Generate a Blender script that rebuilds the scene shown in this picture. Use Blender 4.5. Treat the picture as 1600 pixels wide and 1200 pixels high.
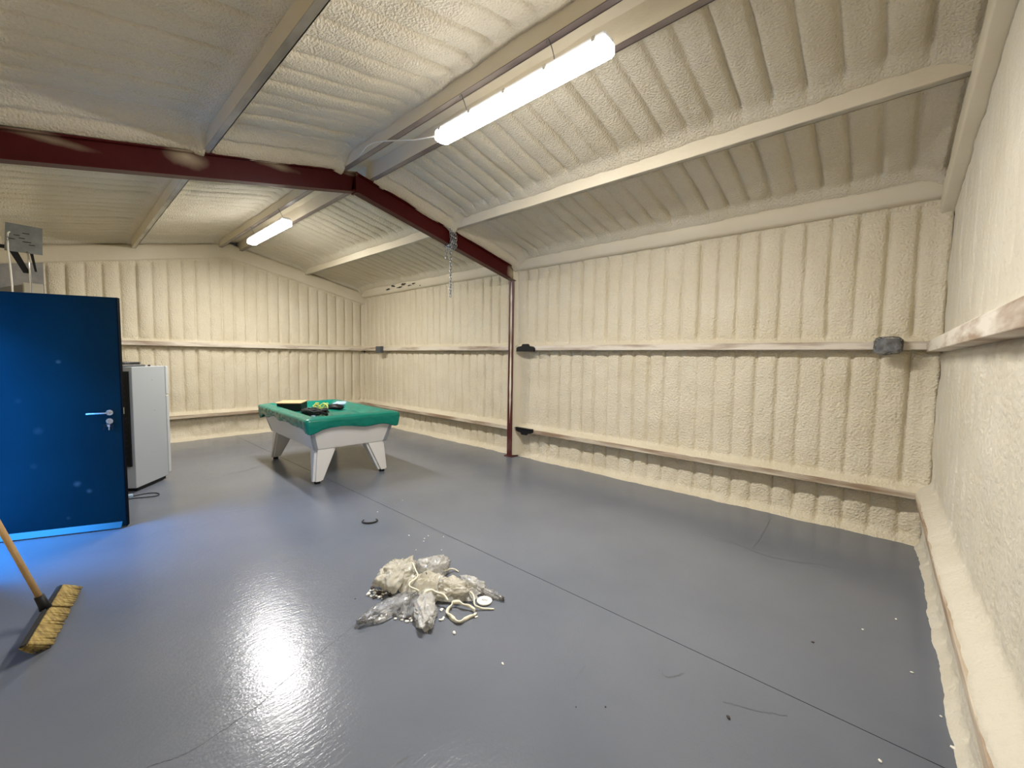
import bpy, bmesh, math, random
import numpy as np
from mathutils import Vector, Matrix, noise as mnoise

for o in list(bpy.data.objects):
    bpy.data.objects.remove(o)
scene = bpy.context.scene
COL = scene.collection
random.seed(7)

# ------------------------------------------------------------------ camera
FPX = 640.2
CAM = Vector((9.286, -4.952, 1.6))
FWD = Vector((-0.666392, 0.74290709, -0.06333055))
RGT = Vector((0.74369028, 0.66835959, 0.01484003))
UPV = Vector((-0.05335234, 0.03720904, 0.99788226))
cam_d = bpy.data.cameras.new('camera')
cam = bpy.data.objects.new('camera', cam_d)
COL.objects.link(cam)
cam_d.sensor_width = 36
cam_d.lens = FPX / 1600 * 36
cam_d.clip_start = 0.02
cam.matrix_world = Matrix(((RGT.x, UPV.x, -FWD.x, CAM.x), (RGT.y, UPV.y, -FWD.y, CAM.y),
                           (RGT.z, UPV.z, -FWD.z, CAM.z), (0, 0, 0, 1)))
scene.camera = cam


def pix(x, y, z=0.0):
    """photo pixel -> point on the level z"""
    d = FWD + RGT * ((x - 800) / FPX) - UPV * ((y - 600) / FPX)
    return CAM + d * ((z - CAM.z) / d.z)


# ------------------------------------------------------------------ world and exposure
world = bpy.data.worlds.new('world')
scene.world = world
world.use_nodes = True
bg = world.node_tree.nodes['Background']
bg.inputs[0].default_value = (0.045, 0.34, 1.0, 1)      # dusk-blue sky, seen only through the open door
bg.inputs[1].default_value = 7.0
LAMP_STRENGTH = 40.0
scene.view_settings.view_transform = 'Standard'
scene.view_settings.look = 'None'
scene.view_settings.gamma = 1
scene.view_settings.use_curve_mapping = False
scene.view_settings.exposure = 2.55

# ------------------------------------------------------------------ room measures
L = 9.57            # near gable (face of its rails), far gable at x = 0
YL = -5.42          # left wall, right wall at y = 0
RY = -2.67          # ridge
RZ = 3.61           # top of steel at the ridge
SL = 0.218
PUR = 0.16          # purlin depth
FX = 4.86           # portal frame


def steel_z(y):
    return RZ - SL * abs(y - RY)


def roof_z(y):
    return steel_z(y) + PUR


# ------------------------------------------------------------------ materials
def mat(name, color, rough=0.6, metal=0.0, spec=0.5):
    m = bpy.data.materials.new(name)
    m.use_nodes = True
    b = m.node_tree.nodes['Principled BSDF']
    b.inputs['Base Color'].default_value = (*color, 1)
    b.inputs['Roughness'].default_value = rough
    b.inputs['Metallic'].default_value = metal
    b.inputs['Specular IOR Level'].default_value = spec
    return m


def nt(m):
    t = m.node_tree
    return t, t.nodes, t.links, t.nodes['Principled BSDF']


def add_noise(m, scale, detail=3, stretch=(1, 1, 1), rough=0.5):
    t, n, l, b = nt(m)
    tc = n.new('ShaderNodeTexCoord')
    mp = n.new('ShaderNodeMapping')
    mp.inputs['Scale'].default_value = stretch
    nz = n.new('ShaderNodeTexNoise')
    nz.inputs['Scale'].default_value = scale
    nz.inputs['Detail'].default_value = detail
    nz.inputs['Roughness'].default_value = rough
    l.new(tc.outputs['Object'], mp.inputs[0])
    l.new(mp.outputs[0], nz.inputs['Vector'])
    return nz


def ramp_mix(m, nz, stops):
    t, n, l, b = nt(m)
    r = n.new('ShaderNodeValToRGB')
    e = r.color_ramp.elements
    while len(e) < len(stops):
        e.new(0.5)
    for k, (pos, c) in enumerate(stops):
        e[k].position = pos
        e[k].color = (*c, 1)
    l.new(nz.outputs['Fac'], r.inputs[0])
    l.new(r.outputs[0], b.inputs['Base Color'])
    return r


def add_bump(m, nz, strength, dist, prev=None):
    t, n, l, b = nt(m)
    bp = n.new('ShaderNodeBump')
    bp.inputs['Strength'].default_value = strength
    bp.inputs['Distance'].default_value = dist
    l.new(nz.outputs[0], bp.inputs['Height'])
    if prev:
        l.new(prev.outputs[0], bp.inputs['Normal'])
    l.new(bp.outputs[0], b.inputs['Normal'])
    return bp


def foam_mat(name, c, lump, lumpdist, fine):
    m = mat(name, c, 0.62, 0, 0.35)
    nz = add_noise(m, 1.7, 4)
    ramp_mix(m, nz, [(0.3, (c[0] * .93, c[1] * .91, c[2] * .86)), (0.7, c)])
    big = add_noise(m, lump, 2, rough=0.4)
    b1 = add_bump(m, big, 0.8, lumpdist)
    f = add_noise(m, 150, 3)
    add_bump(m, f, 0.6, fine, b1)
    return m


CREAM = (0.735, 0.665, 0.515)
M_FOAM = foam_mat('spray_foam', CREAM, 55, 0.020, 0.004)
M_FOAM_ROOF = foam_mat('spray_foam_roof', (0.66, 0.60, 0.475), 65, 0.018, 0.003)  # greyer than the wall foam: the ceiling's underlit look put into the colour
M_FOAM_FINE = foam_mat('spray_foam_fine', (0.665, 0.62, 0.515), 40, 0.010, 0.003)
M_FOAM_SMOOTH = foam_mat('spray_foam_smooth', (0.70, 0.635, 0.50), 14, 0.006, 0.0015)


def overspray(name, base, foam, lo, hi, scale, stretch, rough=0.6):
    m = mat(name, base, rough)
    nz = add_noise(m, scale, 4, stretch, 0.6)
    ramp_mix(m, nz, [(lo, base), (hi, foam)])
    g = add_noise(m, 90, 3)
    add_bump(m, g, 0.4, 0.003)
    return m


M_RAIL = overspray('rail_overspray', (0.30, 0.21, 0.145), (0.70, 0.63, 0.52), 0.33, 0.55, 2.2, (0.5, 0.5, 4.0))
M_RAIL_G = overspray('rail_overspray_gable', (0.34, 0.24, 0.165), (0.74, 0.68, 0.58), 0.40, 0.60, 2.4, (0.5, 0.5, 3.0))
M_LOWRAIL = overspray('low_rail_overspray', (0.30, 0.20, 0.125), (0.66, 0.58, 0.45), 0.40, 0.64, 2.6, (0.45, 0.45, 5.0))
M_RED = overspray('oxide_red_steel', (0.060, 0.004, 0.004), (0.085, 0.010, 0.009), 0.5, 0.9, 3.0, (1, 1, 1), 0.42)
M_RED.node_tree.nodes['Principled BSDF'].inputs['Specular IOR Level'].default_value = 0.2
M_REDSPRAY = overspray('oxide_red_steel_sprayed', (0.075, 0.012, 0.010), (0.25, 0.16, 0.12), 0.5, 0.85, 2.2, (1, 1, 1), 0.5)
M_LIP = overspray('purlin_lip_overspray', (0.22, 0.20, 0.17), (0.66, 0.60, 0.47), 0.33, 0.62, 1.6, (0.6, 1, 1), 0.5)
M_RIDGE_LIP = overspray('ridge_lip_overspray', (0.15, 0.115, 0.105), (0.45, 0.39, 0.32), 0.42, 0.75, 1.4, (0.5, 1, 1), 0.5)
M_SHEET = mat('cladding_sheet', (0.35, 0.36, 0.36), 0.5)
M_GREYBOARD = overspray('grey_board', (0.25, 0.25, 0.25), (0.36, 0.34, 0.32), 0.4, 0.7, 5, (1, 1, 1), 0.7)


def floor_mat():
    m = mat('grey_floor_paint', (0.2, 0.21, 0.22), 0.36, 0, 0.5)
    t, n, l, b = nt(m)
    nz = add_noise(m, 1.1, 5)
    ramp_mix(m, nz, [(0.3, (0.130, 0.144, 0.172)), (0.5, (0.145, 0.159, 0.188)), (0.72, (0.160, 0.173, 0.202))])
    rn = add_noise(m, 3.0, 4)
    mr = n.new('ShaderNodeMapRange')
    mr.inputs['To Min'].default_value = 0.155
    mr.inputs['To Max'].default_value = 0.26
    l.new(rn.outputs[0], mr.inputs['Value'])
    l.new(mr.outputs[0], b.inputs['Roughness'])
    a = add_noise(m, 26, 3, (2.2, 0.7, 1))
    b1 = add_bump(m, a, 0.35, 0.004)
    c = add_noise(m, 95, 3)
    add_bump(m, c, 0.35, 0.0016, b1)
    return m


M_FLOOR = floor_mat()
M_JOINT = mat('joint_dark', (0.045, 0.045, 0.05), 0.8)
M_STAIN = mat('scuff_dark', (0.09, 0.092, 0.095), 0.6)
M_GROUND = mat('outdoor_concrete', (0.33, 0.33, 0.33), 0.9)
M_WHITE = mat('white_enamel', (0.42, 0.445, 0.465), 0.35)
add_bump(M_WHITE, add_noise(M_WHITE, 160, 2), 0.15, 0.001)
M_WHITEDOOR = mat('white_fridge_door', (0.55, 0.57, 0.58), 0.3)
M_BLACK = mat('black_plastic', (0.008, 0.008, 0.009), 0.5, 0, 0.25)
M_RUBBER = mat('black_rubber', (0.02, 0.02, 0.02), 0.7)
M_LAM = mat('white_laminate', (0.72, 0.70, 0.67), 0.4)
M_SILVER = mat('silver_corner', (0.42, 0.44, 0.47), 0.38, 0.6)
M_CHROME = mat('brushed_chrome', (0.72, 0.72, 0.73), 0.25, 1.0)
M_ZINC = mat('galvanised_chain', (0.36, 0.37, 0.38), 0.35, 0.9)
M_LAMPBODY = mat('lamp_body', (0.7, 0.71, 0.72), 0.5)
M_GREYBOX = mat('grey_pvc', (0.075, 0.083, 0.092), 0.5)
M_GREYPLATE = overspray('grey_painted_plate', (0.17, 0.185, 0.18), (0.22, 0.23, 0.22), 0.4, 0.7, 9, (1, 1, 1))
M_BEIGEBOX = mat('beige_box', (0.46, 0.43, 0.35), 0.6)
M_CABLE_W = mat('white_cable', (0.72, 0.70, 0.64), 0.5)
M_WOOD = overspray('handle_wood', (0.50, 0.31, 0.13), (0.60, 0.40, 0.19), 0.35, 0.7, 6, (4, 4, 1), 0.45)
M_TAN = mat('tan_board', (0.62, 0.36, 0.19), 0.6)
M_YELLOW = mat('yellow_green_cable', (0.60, 0.66, 0.16), 0.45)
M_PINK = mat('pinkish_grip', (0.45, 0.24, 0.25), 0.5)
M_LBLUE = mat('pale_blue_cloth', (0.36, 0.48, 0.62), 0.8)
M_FLAKE = mat('white_foam_flake', (0.86, 0.83, 0.74), 0.7)
M_DIRT = mat('dark_debris', (0.05, 0.035, 0.028), 0.8)
M_RIBBON = mat('cream_foam_ribbon', (0.80, 0.76, 0.60), 0.5)
M_BADGE = mat('grey_print', (0.25, 0.25, 0.26), 0.6)


def bristle_mat():
    m = mat('tan_bristles', (0.42, 0.30, 0.09), 0.7)
    nz = add_noise(m, 14, 3, (3, 3, 1))
    ramp_mix(m, nz, [(0.35, (0.20, 0.135, 0.035)), (0.55, (0.38, 0.27, 0.08)), (0.75, (0.50, 0.37, 0.13))])
    return m


M_BRISTLE = bristle_mat()


def green_mat():
    m = mat('green_vinyl', (0.0, 0.21, 0.115), 0.27, 0, 0.5)
    nz = add_noise(m, 6, 3)
    ramp_mix(m, nz, [(0.3, (0.0, 0.16, 0.115)), (0.7, (0.0, 0.20, 0.145))])
    return m


M_GREEN = green_mat()


def door_mat():
    m = mat('blue_door_paint', (0.006, 0.11, 0.30), 0.45, 0, 0.1)
    t, n, l, b = nt(m)
    nz = add_noise(m, 2.2, 4)
    r = ramp_mix(m, nz, [(0.3, (0.0002, 0.0135, 0.0235)), (0.7, (0.0004, 0.018, 0.030))])
    # worn, chalky marks where hands and feet have touched the leaf
    tc = n.new('ShaderNodeTexCoord')
    nw = add_noise(m, 22, 3)
    prev = r.outputs[0]
    for (u, v, rad, amt) in ((0.60, 0.438, 0.034, 0.45), (0.677, 0.365, 0.026, 0.4), (0.37, 0.92, 0.04, 0.18),
                             (0.52, 1.51, 0.022, 0.5), (0.26, 1.18, 0.03, 0.12), (0.33, 0.62, 0.03, 0.15), (0.53, 0.14, 0.02, 0.2)):
        d = n.new('ShaderNodeVectorMath')
        d.operation = 'DISTANCE'
        d.inputs[1].default_value = (u, -0.0225, v)
        l.new(tc.outputs['Object'], d.inputs[0])
        mr = n.new('ShaderNodeMapRange')
        mr.inputs['From Min'].default_value = rad
        mr.inputs['From Max'].default_value = rad * 0.25
        mr.inputs['To Max'].default_value = amt
        l.new(d.outputs['Value'], mr.inputs['Value'])
        mu = n.new('ShaderNodeMath')
        mu.operation = 'MULTIPLY'
        l.new(mr.outputs[0], mu.inputs[0])
        l.new(nw.outputs[0], mu.inputs[1])
        mx = n.new('ShaderNodeMixRGB')
        mx.inputs[2].default_value = (0.16, 0.20, 0.22, 1)
        l.new(mu.outputs[0], mx.inputs[0])
        l.new(prev, mx.inputs[1])
        prev = mx.outputs[0]
    l.new(prev, b.inputs['Base Color'])
    return m


M_DOOR = door_mat()
M_DOOREDGE = mat('blue_door_edge', (0.001, 0.003, 0.006), 0.8, 0, 0.05)
M_DOORBAR = mat('blue_weather_bar', (0.003, 0.036, 0.062), 0.35)


def emis(name, c, s):
    m = bpy.data.materials.new(name)
    m.use_nodes = True
    n = m.node_tree.nodes
    n.clear()
    e = n.new('ShaderNodeEmission')
    e.inputs[0].default_value = (*c, 1)
    e.inputs[1].default_value = s
    o = n.new('ShaderNodeOutputMaterial')
    m.node_tree.links.new(e.outputs[0], o.inputs[0])
    return m


M_LAMP = emis('lamp_diffuser', (1.0, 0.97, 0.93), LAMP_STRENGTH)


def face_down(m, side):
    # the diodes face down, so the opal cover is brightest below and dimmer on its flanks
    t = m.node_tree
    n, l = t.nodes, t.links
    e = [k for k in n if k.type == 'EMISSION'][0]
    g = n.new('ShaderNodeNewGeometry')
    sx = n.new('ShaderNodeSeparateXYZ')
    l.new(g.outputs['Normal'], sx.inputs[0])
    mr = n.new('ShaderNodeMapRange')
    mr.inputs['From Min'].default_value = 0.0
    mr.inputs['From Max'].default_value = -1.0
    mr.inputs['To Min'].default_value = LAMP_STRENGTH * side
    mr.inputs['To Max'].default_value = LAMP_STRENGTH
    l.new(sx.outputs[2], mr.inputs['Value'])
    mr.interpolation_type = 'SMOOTHSTEP'
    l.new(mr.outputs[0], e.inputs[1])


face_down(M_LAMP, 0.05)


def plastic_mat(name, c, clear, rough=0.18):
    m = bpy.data.materials.new(name)
    m.use_nodes = True
    t = m.node_tree
    n, l = t.nodes, t.links
    n.clear()
    out = n.new('ShaderNodeOutputMaterial')
    dif = n.new('ShaderNodeBsdfDiffuse')
    dif.inputs[0].default_value = (*c, 1)
    trl = n.new('ShaderNodeBsdfTranslucent')
    trl.inputs[0].default_value = (*c, 1)
    tra = n.new('ShaderNodeBsdfTransparent')
    gl = n.new('ShaderNodeBsdfGlossy')
    gl.inputs['Roughness'].default_value = rough
    m1 = n.new('ShaderNodeMixShader')
    m1.inputs[0].default_value = 0.5
    l.new(dif.outputs[0], m1.inputs[1])
    l.new(trl.outputs[0], m1.inputs[2])
    tc = n.new('ShaderNodeTexCoord')
    nz = n.new('ShaderNodeTexNoise')
    nz.inputs['Scale'].default_value = 16
    nz.inputs['Detail'].default_value = 3
    l.new(tc.outputs['Object'], nz.inputs['Vector'])
    mr = n.new('ShaderNodeMapRange')
    mr.inputs['From Min'].default_value = 0.3
    mr.inputs['From Max'].default_value = 0.7
    mr.inputs['To Min'].default_value = max(0, clear - 0.25)
    mr.inputs['To Max'].default_value = min(1, clear + 0.25)
    l.new(nz.outputs[0], mr.inputs['Value'])
    m2 = n.new('ShaderNodeMixShader')
    l.new(mr.outputs[0], m2.inputs[0])
    l.new(m1.outputs[0], m2.inputs[1])
    l.new(tra.outputs[0], m2.inputs[2])
    vo = n.new('ShaderNodeTexVoronoi')
    vo.feature = 'DISTANCE_TO_EDGE'
    vo.inputs['Scale'].default_value = 34
    mpv = n.new('ShaderNodeVectorMath')
    mpv.operation = 'MULTIPLY_ADD'
    l.new(nz.outputs['Color'], mpv.inputs[0])
    mpv.inputs[1].default_value = (0.05, 0.05, 0.05)
    l.new(tc.outputs['Object'], mpv.inputs[2])
    l.new(mpv.outputs[0], vo.inputs['Vector'])
    bp = n.new('ShaderNodeBump')
    bp.inputs['Strength'].default_value = 0.35
    bp.inputs['Distance'].default_value = 0.012
    l.new(vo.outputs['Distance'], bp.inputs['Height'])
    for sh in (dif, trl, gl):
        l.new(bp.outputs[0], sh.inputs['Normal'])
    fr = n.new('ShaderNodeFresnel')
    l.new(bp.outputs[0], fr.inputs['Normal'])
    fr.inputs[0].default_value = 1.5
    m3 = n.new('ShaderNodeMixShader')
    l.new(fr.outputs[0], m3.inputs[0])
    l.new(m2.outputs[0], m3.inputs[1])
    l.new(gl.outputs[0], m3.inputs[2])
    l.new(m3.outputs[0], out.inputs[0])
    return m


M_BAGCREAM = plastic_mat('cream_stained_film', (0.97, 0.92, 0.78), 0.08)
M_BAGWHITE = plastic_mat('milky_film', (0.97, 0.95, 0.90), 0.32)
M_WRAP = plastic_mat('clear_wrap', (0.92, 0.93, 0.95), 0.88, 0.10)
M_BAGCLEAR = plastic_mat('clear_film', (0.95, 0.96, 0.97), 0.72, 0.10)


# ------------------------------------------------------------------ mesh helpers
def link(name, me, m=None, parent=None):
    o = bpy.data.objects.new(name, me)
    COL.objects.link(o)
    if m is not None and me is not None:
        me.materials.append(m)
    if parent is not None:
        o.parent = parent
    return o


def bm_obj(name, bm, m, parent=None, smooth=False):
    me = bpy.data.meshes.new(name)
    bm.to_mesh(me)
    bm.free()
    if smooth:
        for p in me.polygons:
            p.use_smooth = True
    return link(name, me, m, parent)


def tag(o, label=None, cat=None, group=None, kind=None):
    if label:
        o['label'] = label
    if cat:
        o['category'] = cat
    if group:
        o['group'] = group
    if kind:
        o['kind'] = kind
    return o


def empty(name, loc=(0, 0, 0), rz=0, label=None, cat=None, group=None):
    o = bpy.data.objects.new(name, None)
    COL.objects.link(o)
    o.location = loc
    o.rotation_euler = (0, 0, rz)
    o.empty_display_size = 0.1
    return tag(o, label, cat, group)


def add_box(bm, lo, hi, M=None):
    vs = []
    for z in (lo[2], hi[2]):
        for x, y in ((lo[0], lo[1]), (hi[0], lo[1]), (hi[0], hi[1]), (lo[0], hi[1])):
            v = Vector((x, y, z))
            vs.append(bm.verts.new(M @ v if M else v))
    for f in ((3, 2, 1, 0), (4, 5, 6, 7), (0, 1, 5, 4), (1, 2, 6, 5), (2, 3, 7, 6), (3, 0, 4, 7)):
        bm.faces.new([vs[i] for i in f])
    return vs


def add_hexa(bm, p):
    """eight corners: four below, four above, both counter-clockwise seen from above"""
    vs = [bm.verts.new(q) for q in p]
    for f in ((3, 2, 1, 0), (4, 5, 6, 7), (0, 1, 5, 4), (1, 2, 6, 5), (2, 3, 7, 6), (3, 0, 4, 7)):
        bm.faces.new([vs[i] for i in f])


def box_obj(name, lo, hi, m, parent=None, bevel=0.0, seg=2):
    bm = bmesh.new()
    add_box(bm, lo, hi)
    if bevel:
        bmesh.ops.bevel(bm, geom=bm.edges[:], offset=bevel, segments=seg, affect='EDGES', profile=0.5)
    return bm_obj(name, bm, m, parent)


def add_tube(bm, pts, r, n=8, closed=False, taper=None):
    pts = [Vector(p) for p in pts]
    rings = []
    N = len(pts)
    ref = Vector((0, 0, 1))
    for i, p in enumerate(pts):
        if closed:
            d = pts[(i + 1) % N] - pts[i - 1]
        else:
            d = pts[min(i + 1, N - 1)] - pts[max(i - 1, 0)]
        d.normalize()
        a = d.cross(ref)
        if a.length < 0.15:
            a = d.cross(Vector((1, 0, 0)))
        a.normalize()
        b = a.cross(d)
        rr = r * (taper[i] if taper else 1)
        rings.append([bm.verts.new(p + (a * math.cos(t) + b * math.sin(t)) * rr)
                      for t in [2 * math.pi * k / n for k in range(n)]])
    for i in range(N if closed else N - 1):
        A, B = rings[i], rings[(i + 1) % N]
        for k in range(n):
            bm.faces.new((A[k], A[(k + 1) % n], B[(k + 1) % n], B[k]))
    if not closed:
        bm.faces.new(rings[0][::-1])
        bm.faces.new(rings[-1])


def tube_obj(name, pts, r, m, parent=None, n=8, closed=False, taper=None):
    bm = bmesh.new()
    add_tube(bm, pts, r, n, closed, taper)
    bmesh.ops.recalc_face_normals(bm, faces=bm.faces[:])
    return bm_obj(name, bm, m, parent, True)


def spline(pts, n=8):
    """catmull-rom through points"""
    P = [Vector(p) for p in pts]
    P = [P[0] * 2 - P[1]] + P + [P[-1] * 2 - P[-2]]
    out = []
    for i in range(1, len(P) - 2):
        for k in range(n):
            t = k / n
            a, b, c, d = P[i - 1:i + 3]
            out.append(0.5 * ((2 * b) + (c - a) * t + (2 * a - 5 * b + 4 * c - d) * t * t + (3 * b - a - 3 * c + d) * t ** 3))
    out.append(P[-2])
    return out


rng = np.random.default_rng(3)
TAB = rng.random((256, 256))


def vn(x, y):
    """value noise, -1..1"""
    xi = np.floor(x).astype(int)
    yi = np.floor(y).astype(int)
    fx = x - xi
    fy = y - yi
    fx = fx * fx * (3 - 2 * fx)
    fy = fy * fy * (3 - 2 * fy)
    g = lambda a, b: TAB[a % 256, b % 256]
    v = (g(xi, yi) * (1 - fx) + g(xi + 1, yi) * fx) * (1 - fy) + (g(xi, yi + 1) * (1 - fx) + g(xi + 1, yi + 1) * fx) * fy
    return v * 2 - 1


def sm(t):
    t = np.clip(t, 0, 1)
    return t * t * (3 - 2 * t)


def grid_obj(name, X, m, parent=None):
    """X: (nu, nv, 3) array -> smooth quad grid"""
    nu, nv = X.shape[:2]
    me = bpy.data.meshes.new(name)
    idx = np.arange(nu * nv).reshape(nu, nv)
    q = np.stack([idx[:-1, :-1], idx[1:, :-1], idx[1:, 1:], idx[:-1, 1:]], -1).reshape(-1, 4)
    me.vertices.add(nu * nv)
    me.vertices.foreach_set('co', X.reshape(-1).astype(np.float32))
    me.loops.add(q.size)
    me.loops.foreach_set('vertex_index', q.reshape(-1).astype(np.int32))
    me.polygons.add(len(q))
    me.polygons.foreach_set('loop_start', (np.arange(len(q)) * 4).astype(np.int32))
    me.polygons.foreach_set('use_smooth', np.ones(len(q), dtype=bool))
    me.update(calc_edges=True)
    me.validate()
    return link(name, me, m, parent)


def foam(name, parent, u0, u1, v0, v1, place, m=None, du=0.0125, dv=0.03, w0=0.0, pil=0.026, crease=0.034, off=0.08,
         fb=0.0, ft=0.0, lb=0.06, lt=0.06, eb=0.07, et=0.07, lump=1.0, seed=0, pitch=0.2, side=0.0, sa=0.0, sb=0.0):
    """a sprayed foam panel with pillow ribs; place(u, v, w) -> xyz arrays"""
    nu = max(2, int((u1 - u0) / du) + 1)
    u = np.linspace(u0, u1, nu)
    a0 = v0(u) if callable(v0) else np.full(nu, v0)
    a1 = v1(u) if callable(v1) else np.full(nu, v1)
    nv = max(3, int(np.max(a1 - a0) / dv) + 1)
    t = np.linspace(0, 1, nv)
    t = 0.35 * t + 0.65 * (0.5 - 0.5 * np.cos(np.pi * t))      # denser toward the rails
    U = np.repeat(u[:, None], nv, 1)
    V = a0[:, None] + (a1 - a0)[:, None] * t[None, :]
    k = np.floor((U - off) / pitch)
    s = (U - off) / pitch - k
    jit = vn(k * 7.31 + seed * 3.7, V * 1.3 + seed) * 0.035
    s2 = np.clip(s + jit, 0, 1)
    dist = np.minimum(s2, 1 - s2) * pitch
    edge = sm((V - a0[:, None]) / eb) * sm((a1[:, None] - V) / et)
    amp = 0.75 + 0.45 * vn(k * 3.17 + seed, V * 0.9 + 9 * seed)
    w = w0 + pil * amp * (1 - np.abs(2 * s2 - 1) ** 3) * edge
    ca = 0.7 + 0.5 * vn(np.floor((U - off) / pitch + 0.5) * 5.1 + seed, V * 1.1)
    w -= crease * np.clip(ca, 0.15, 1.3) * np.exp(-(dist / 0.013) ** 2) * edge
    w += fb * (1 - sm((V - a0[:, None]) / lb)) + ft * (1 - sm((a1[:, None] - V) / lt))
    if side:
        w += side * (1 - sm((U - u0) / 0.10)) + side * (1 - sm((u1 - U) / 0.10))
    if sa:
        w += sa * (1 - sm((U - u0) / 0.26))
    if sb:
        w += sb * (1 - sm((u1 - U) / 0.26))
    w += lump * (0.007 * vn(U * 3.1 + seed, V * 3.3) + 0.005 * vn(U * 8 + seed, V * 6) + 0.003 * vn(U * 21, V * 19 + seed)
                 + 0.0016 * vn(U * 47, V * 45 + seed))
    w -= 0.03 * (sm((a0[:, None] + 0.012 - V) / 0.012) + sm((V - a1[:, None] + 0.012) / 0.012)) * 0
    X = np.stack(place(U, V, w), -1)
    return grid_obj(name, X, m or M_FOAM, parent)


# ------------------------------------------------------------------ the setting: floor
floor = box_obj('floor', (-0.42, -5.75, -0.3), (9.95, 0.35, -0.008), M_JOINT)
tag(floor, kind='structure')
box_obj('floor_slab', (-0.42, -2.648, -0.25), (9.95, 0.35, 0.0), M_FLOOR, floor)
box_obj('floor_slab', (-0.42, -5.75, -0.25), (9.95, -2.653, 0.0), M_FLOOR, floor)


def crack(pts, w, seed, m=M_JOINT, name='floor_crack'):
    random.seed(seed)
    sp = spline(pts, 14)
    bm = bmesh.new()
    prev = None
    for i, p in enumerate(sp):
        d = (sp[min(i + 1, len(sp) - 1)] - sp[max(i - 1, 0)]).normalized()
        s = Vector((-d.y, d.x, 0))
        p = p + s * random.uniform(-1, 1) * w * 2.2
        ww = w * random.uniform(0.25, 1.0)
        a = bm.verts.new((p.x + s.x * ww, p.y + s.y * ww, 0.0008))
        b = bm.verts.new((p.x - s.x * ww, p.y - s.y * ww, 0.0008))
        if prev:
            bm.faces.new((prev[1], b, a, prev[0]))
        prev = (a, b)
    return bm_obj(name, bm, m, floor)


G = lambda *q: [pix(*p) for p in q]
crack(G((230, 1199), (300, 1172), (400, 1105), (440, 1068), (500, 1020), (560, 972)), 0.0016, 1)
crack(G((1203, 812), (1190, 838), (1176, 856)), 0.003, 2, M_STAIN)
crack(G((1098, 838), (1150, 850), (1210, 872), (1300, 885)), 0.004, 3, M_STAIN)
crack(G((230, 832), (300, 822), (370, 803), (440, 790)), 0.003, 4, M_STAIN)
crack(G((352, 742), (380, 736), (410, 728)), 0.010, 5, M_STAIN)
crack(G((350, 800), (420, 790), (480, 783)), 0.003, 6, M_STAIN)
crack(G((590, 790), (640, 812), (700, 838), (760, 862)), 0.002, 7, M_STAIN)
crack(G((1030, 1046), (1045, 1058), (1068, 1052)), 0.003, 8, M_STAIN)
crack(G((1130, 1096), (1180, 1110), (1230, 1118)), 0.003, 9, M_STAIN)
crack(G((620, 1194), (640, 1182)), 0.003, 10, M_STAIN)
crack(G((92, 1124), (100, 1119)), 0.003, 11, M_STAIN)
crack(G((286, 1032), (330, 1020)), 0.002, 12, M_STAIN)
crack(G((900, 1060), (915, 1040)), 0.0015, 13, M_STAIN)
crack(G((620, 790), (560, 770), (520, 762)), 0.003, 14, M_STAIN)

# ------------------------------------------------------------------ walls
GI0, GI1 = 1.724, 1.795           # middle rail
LO0, LO1 = 0.422, 0.480           # low rail
EAVE = 2.985                      # underside of eave purlin

# right wall (y = 0)
wall_right = box_obj('wall_right', (-0.40, 0.25, -0.25), (9.95, 0.34, 3.45), M_SHEET)
tag(wall_right, kind='structure')
plR = lambda o: (lambda u, v, w: (u, o - w, v))
bays = ((-0.1, FX - 0.06, 0), (FX + 0.06, L + 0.1, 1))
for a, b, k in bays:
    foam('foam_panel', wall_right, a, b, GI1 - 0.005, EAVE + 0.03, plR(0.075), w0=0.0, fb=0.066, lb=0.05, eb=0.10, et=0.12,
         ft=0.035, lt=0.10, seed=1 + k, side=0.03)
    foam('foam_panel', wall_right, a, b, LO1 - 0.005, GI0 + 0.01, plR(0.135), w0=0.0, fb=0.128, lb=0.06, eb=0.09, et=0.06,
         ft=-0.02, lt=0.05, seed=3 + k, side=0.03, pil=0.022, crease=0.028, lump=1.4)
    foam('foam_panel', wall_right, a, b, -0.01, LO0 + 0.01, plR(0.165), w0=0.0, fb=0.13, lb=0.06, eb=0.05, et=0.06,
         ft=-0.03, lt=0.09, seed=5 + k, pil=0.028, crease=0.022, lump=2.2, m=M_FOAM)
    box_obj('girt', (a, 0.0, GI0), (b, 0.22, GI1), M_RAIL, wall_right, 0.004)
    box_obj('girt', (a, 0.0, LO0), (b, 0.24, LO1), M_LOWRAIL, wall_right, 0.004)

# far gable (x = 0)
wall_back = bmesh.new()
prof = [(YL - 0.35, -0.25), (0.35, -0.25), (0.35, 3.15), (RY, 4.0), (YL - 0.35, 3.15)]


def prism_x(x0, x1, prof):
    bm = bmesh.new()
    A = [bm.verts.new((x0, y, z)) for y, z in prof]
    B = [bm.verts.new((x1, y, z)) for y, z in prof]
    n = len(prof)
    bm.faces.new(A[::-1])
    bm.faces.new(B)
    for i in range(n):
        bm.faces.new((A[i], A[(i + 1) % n], B[(i + 1) % n], B[i]))
    bmesh.ops.recalc_face_normals(bm, faces=bm.faces[:])
    return bm


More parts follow.
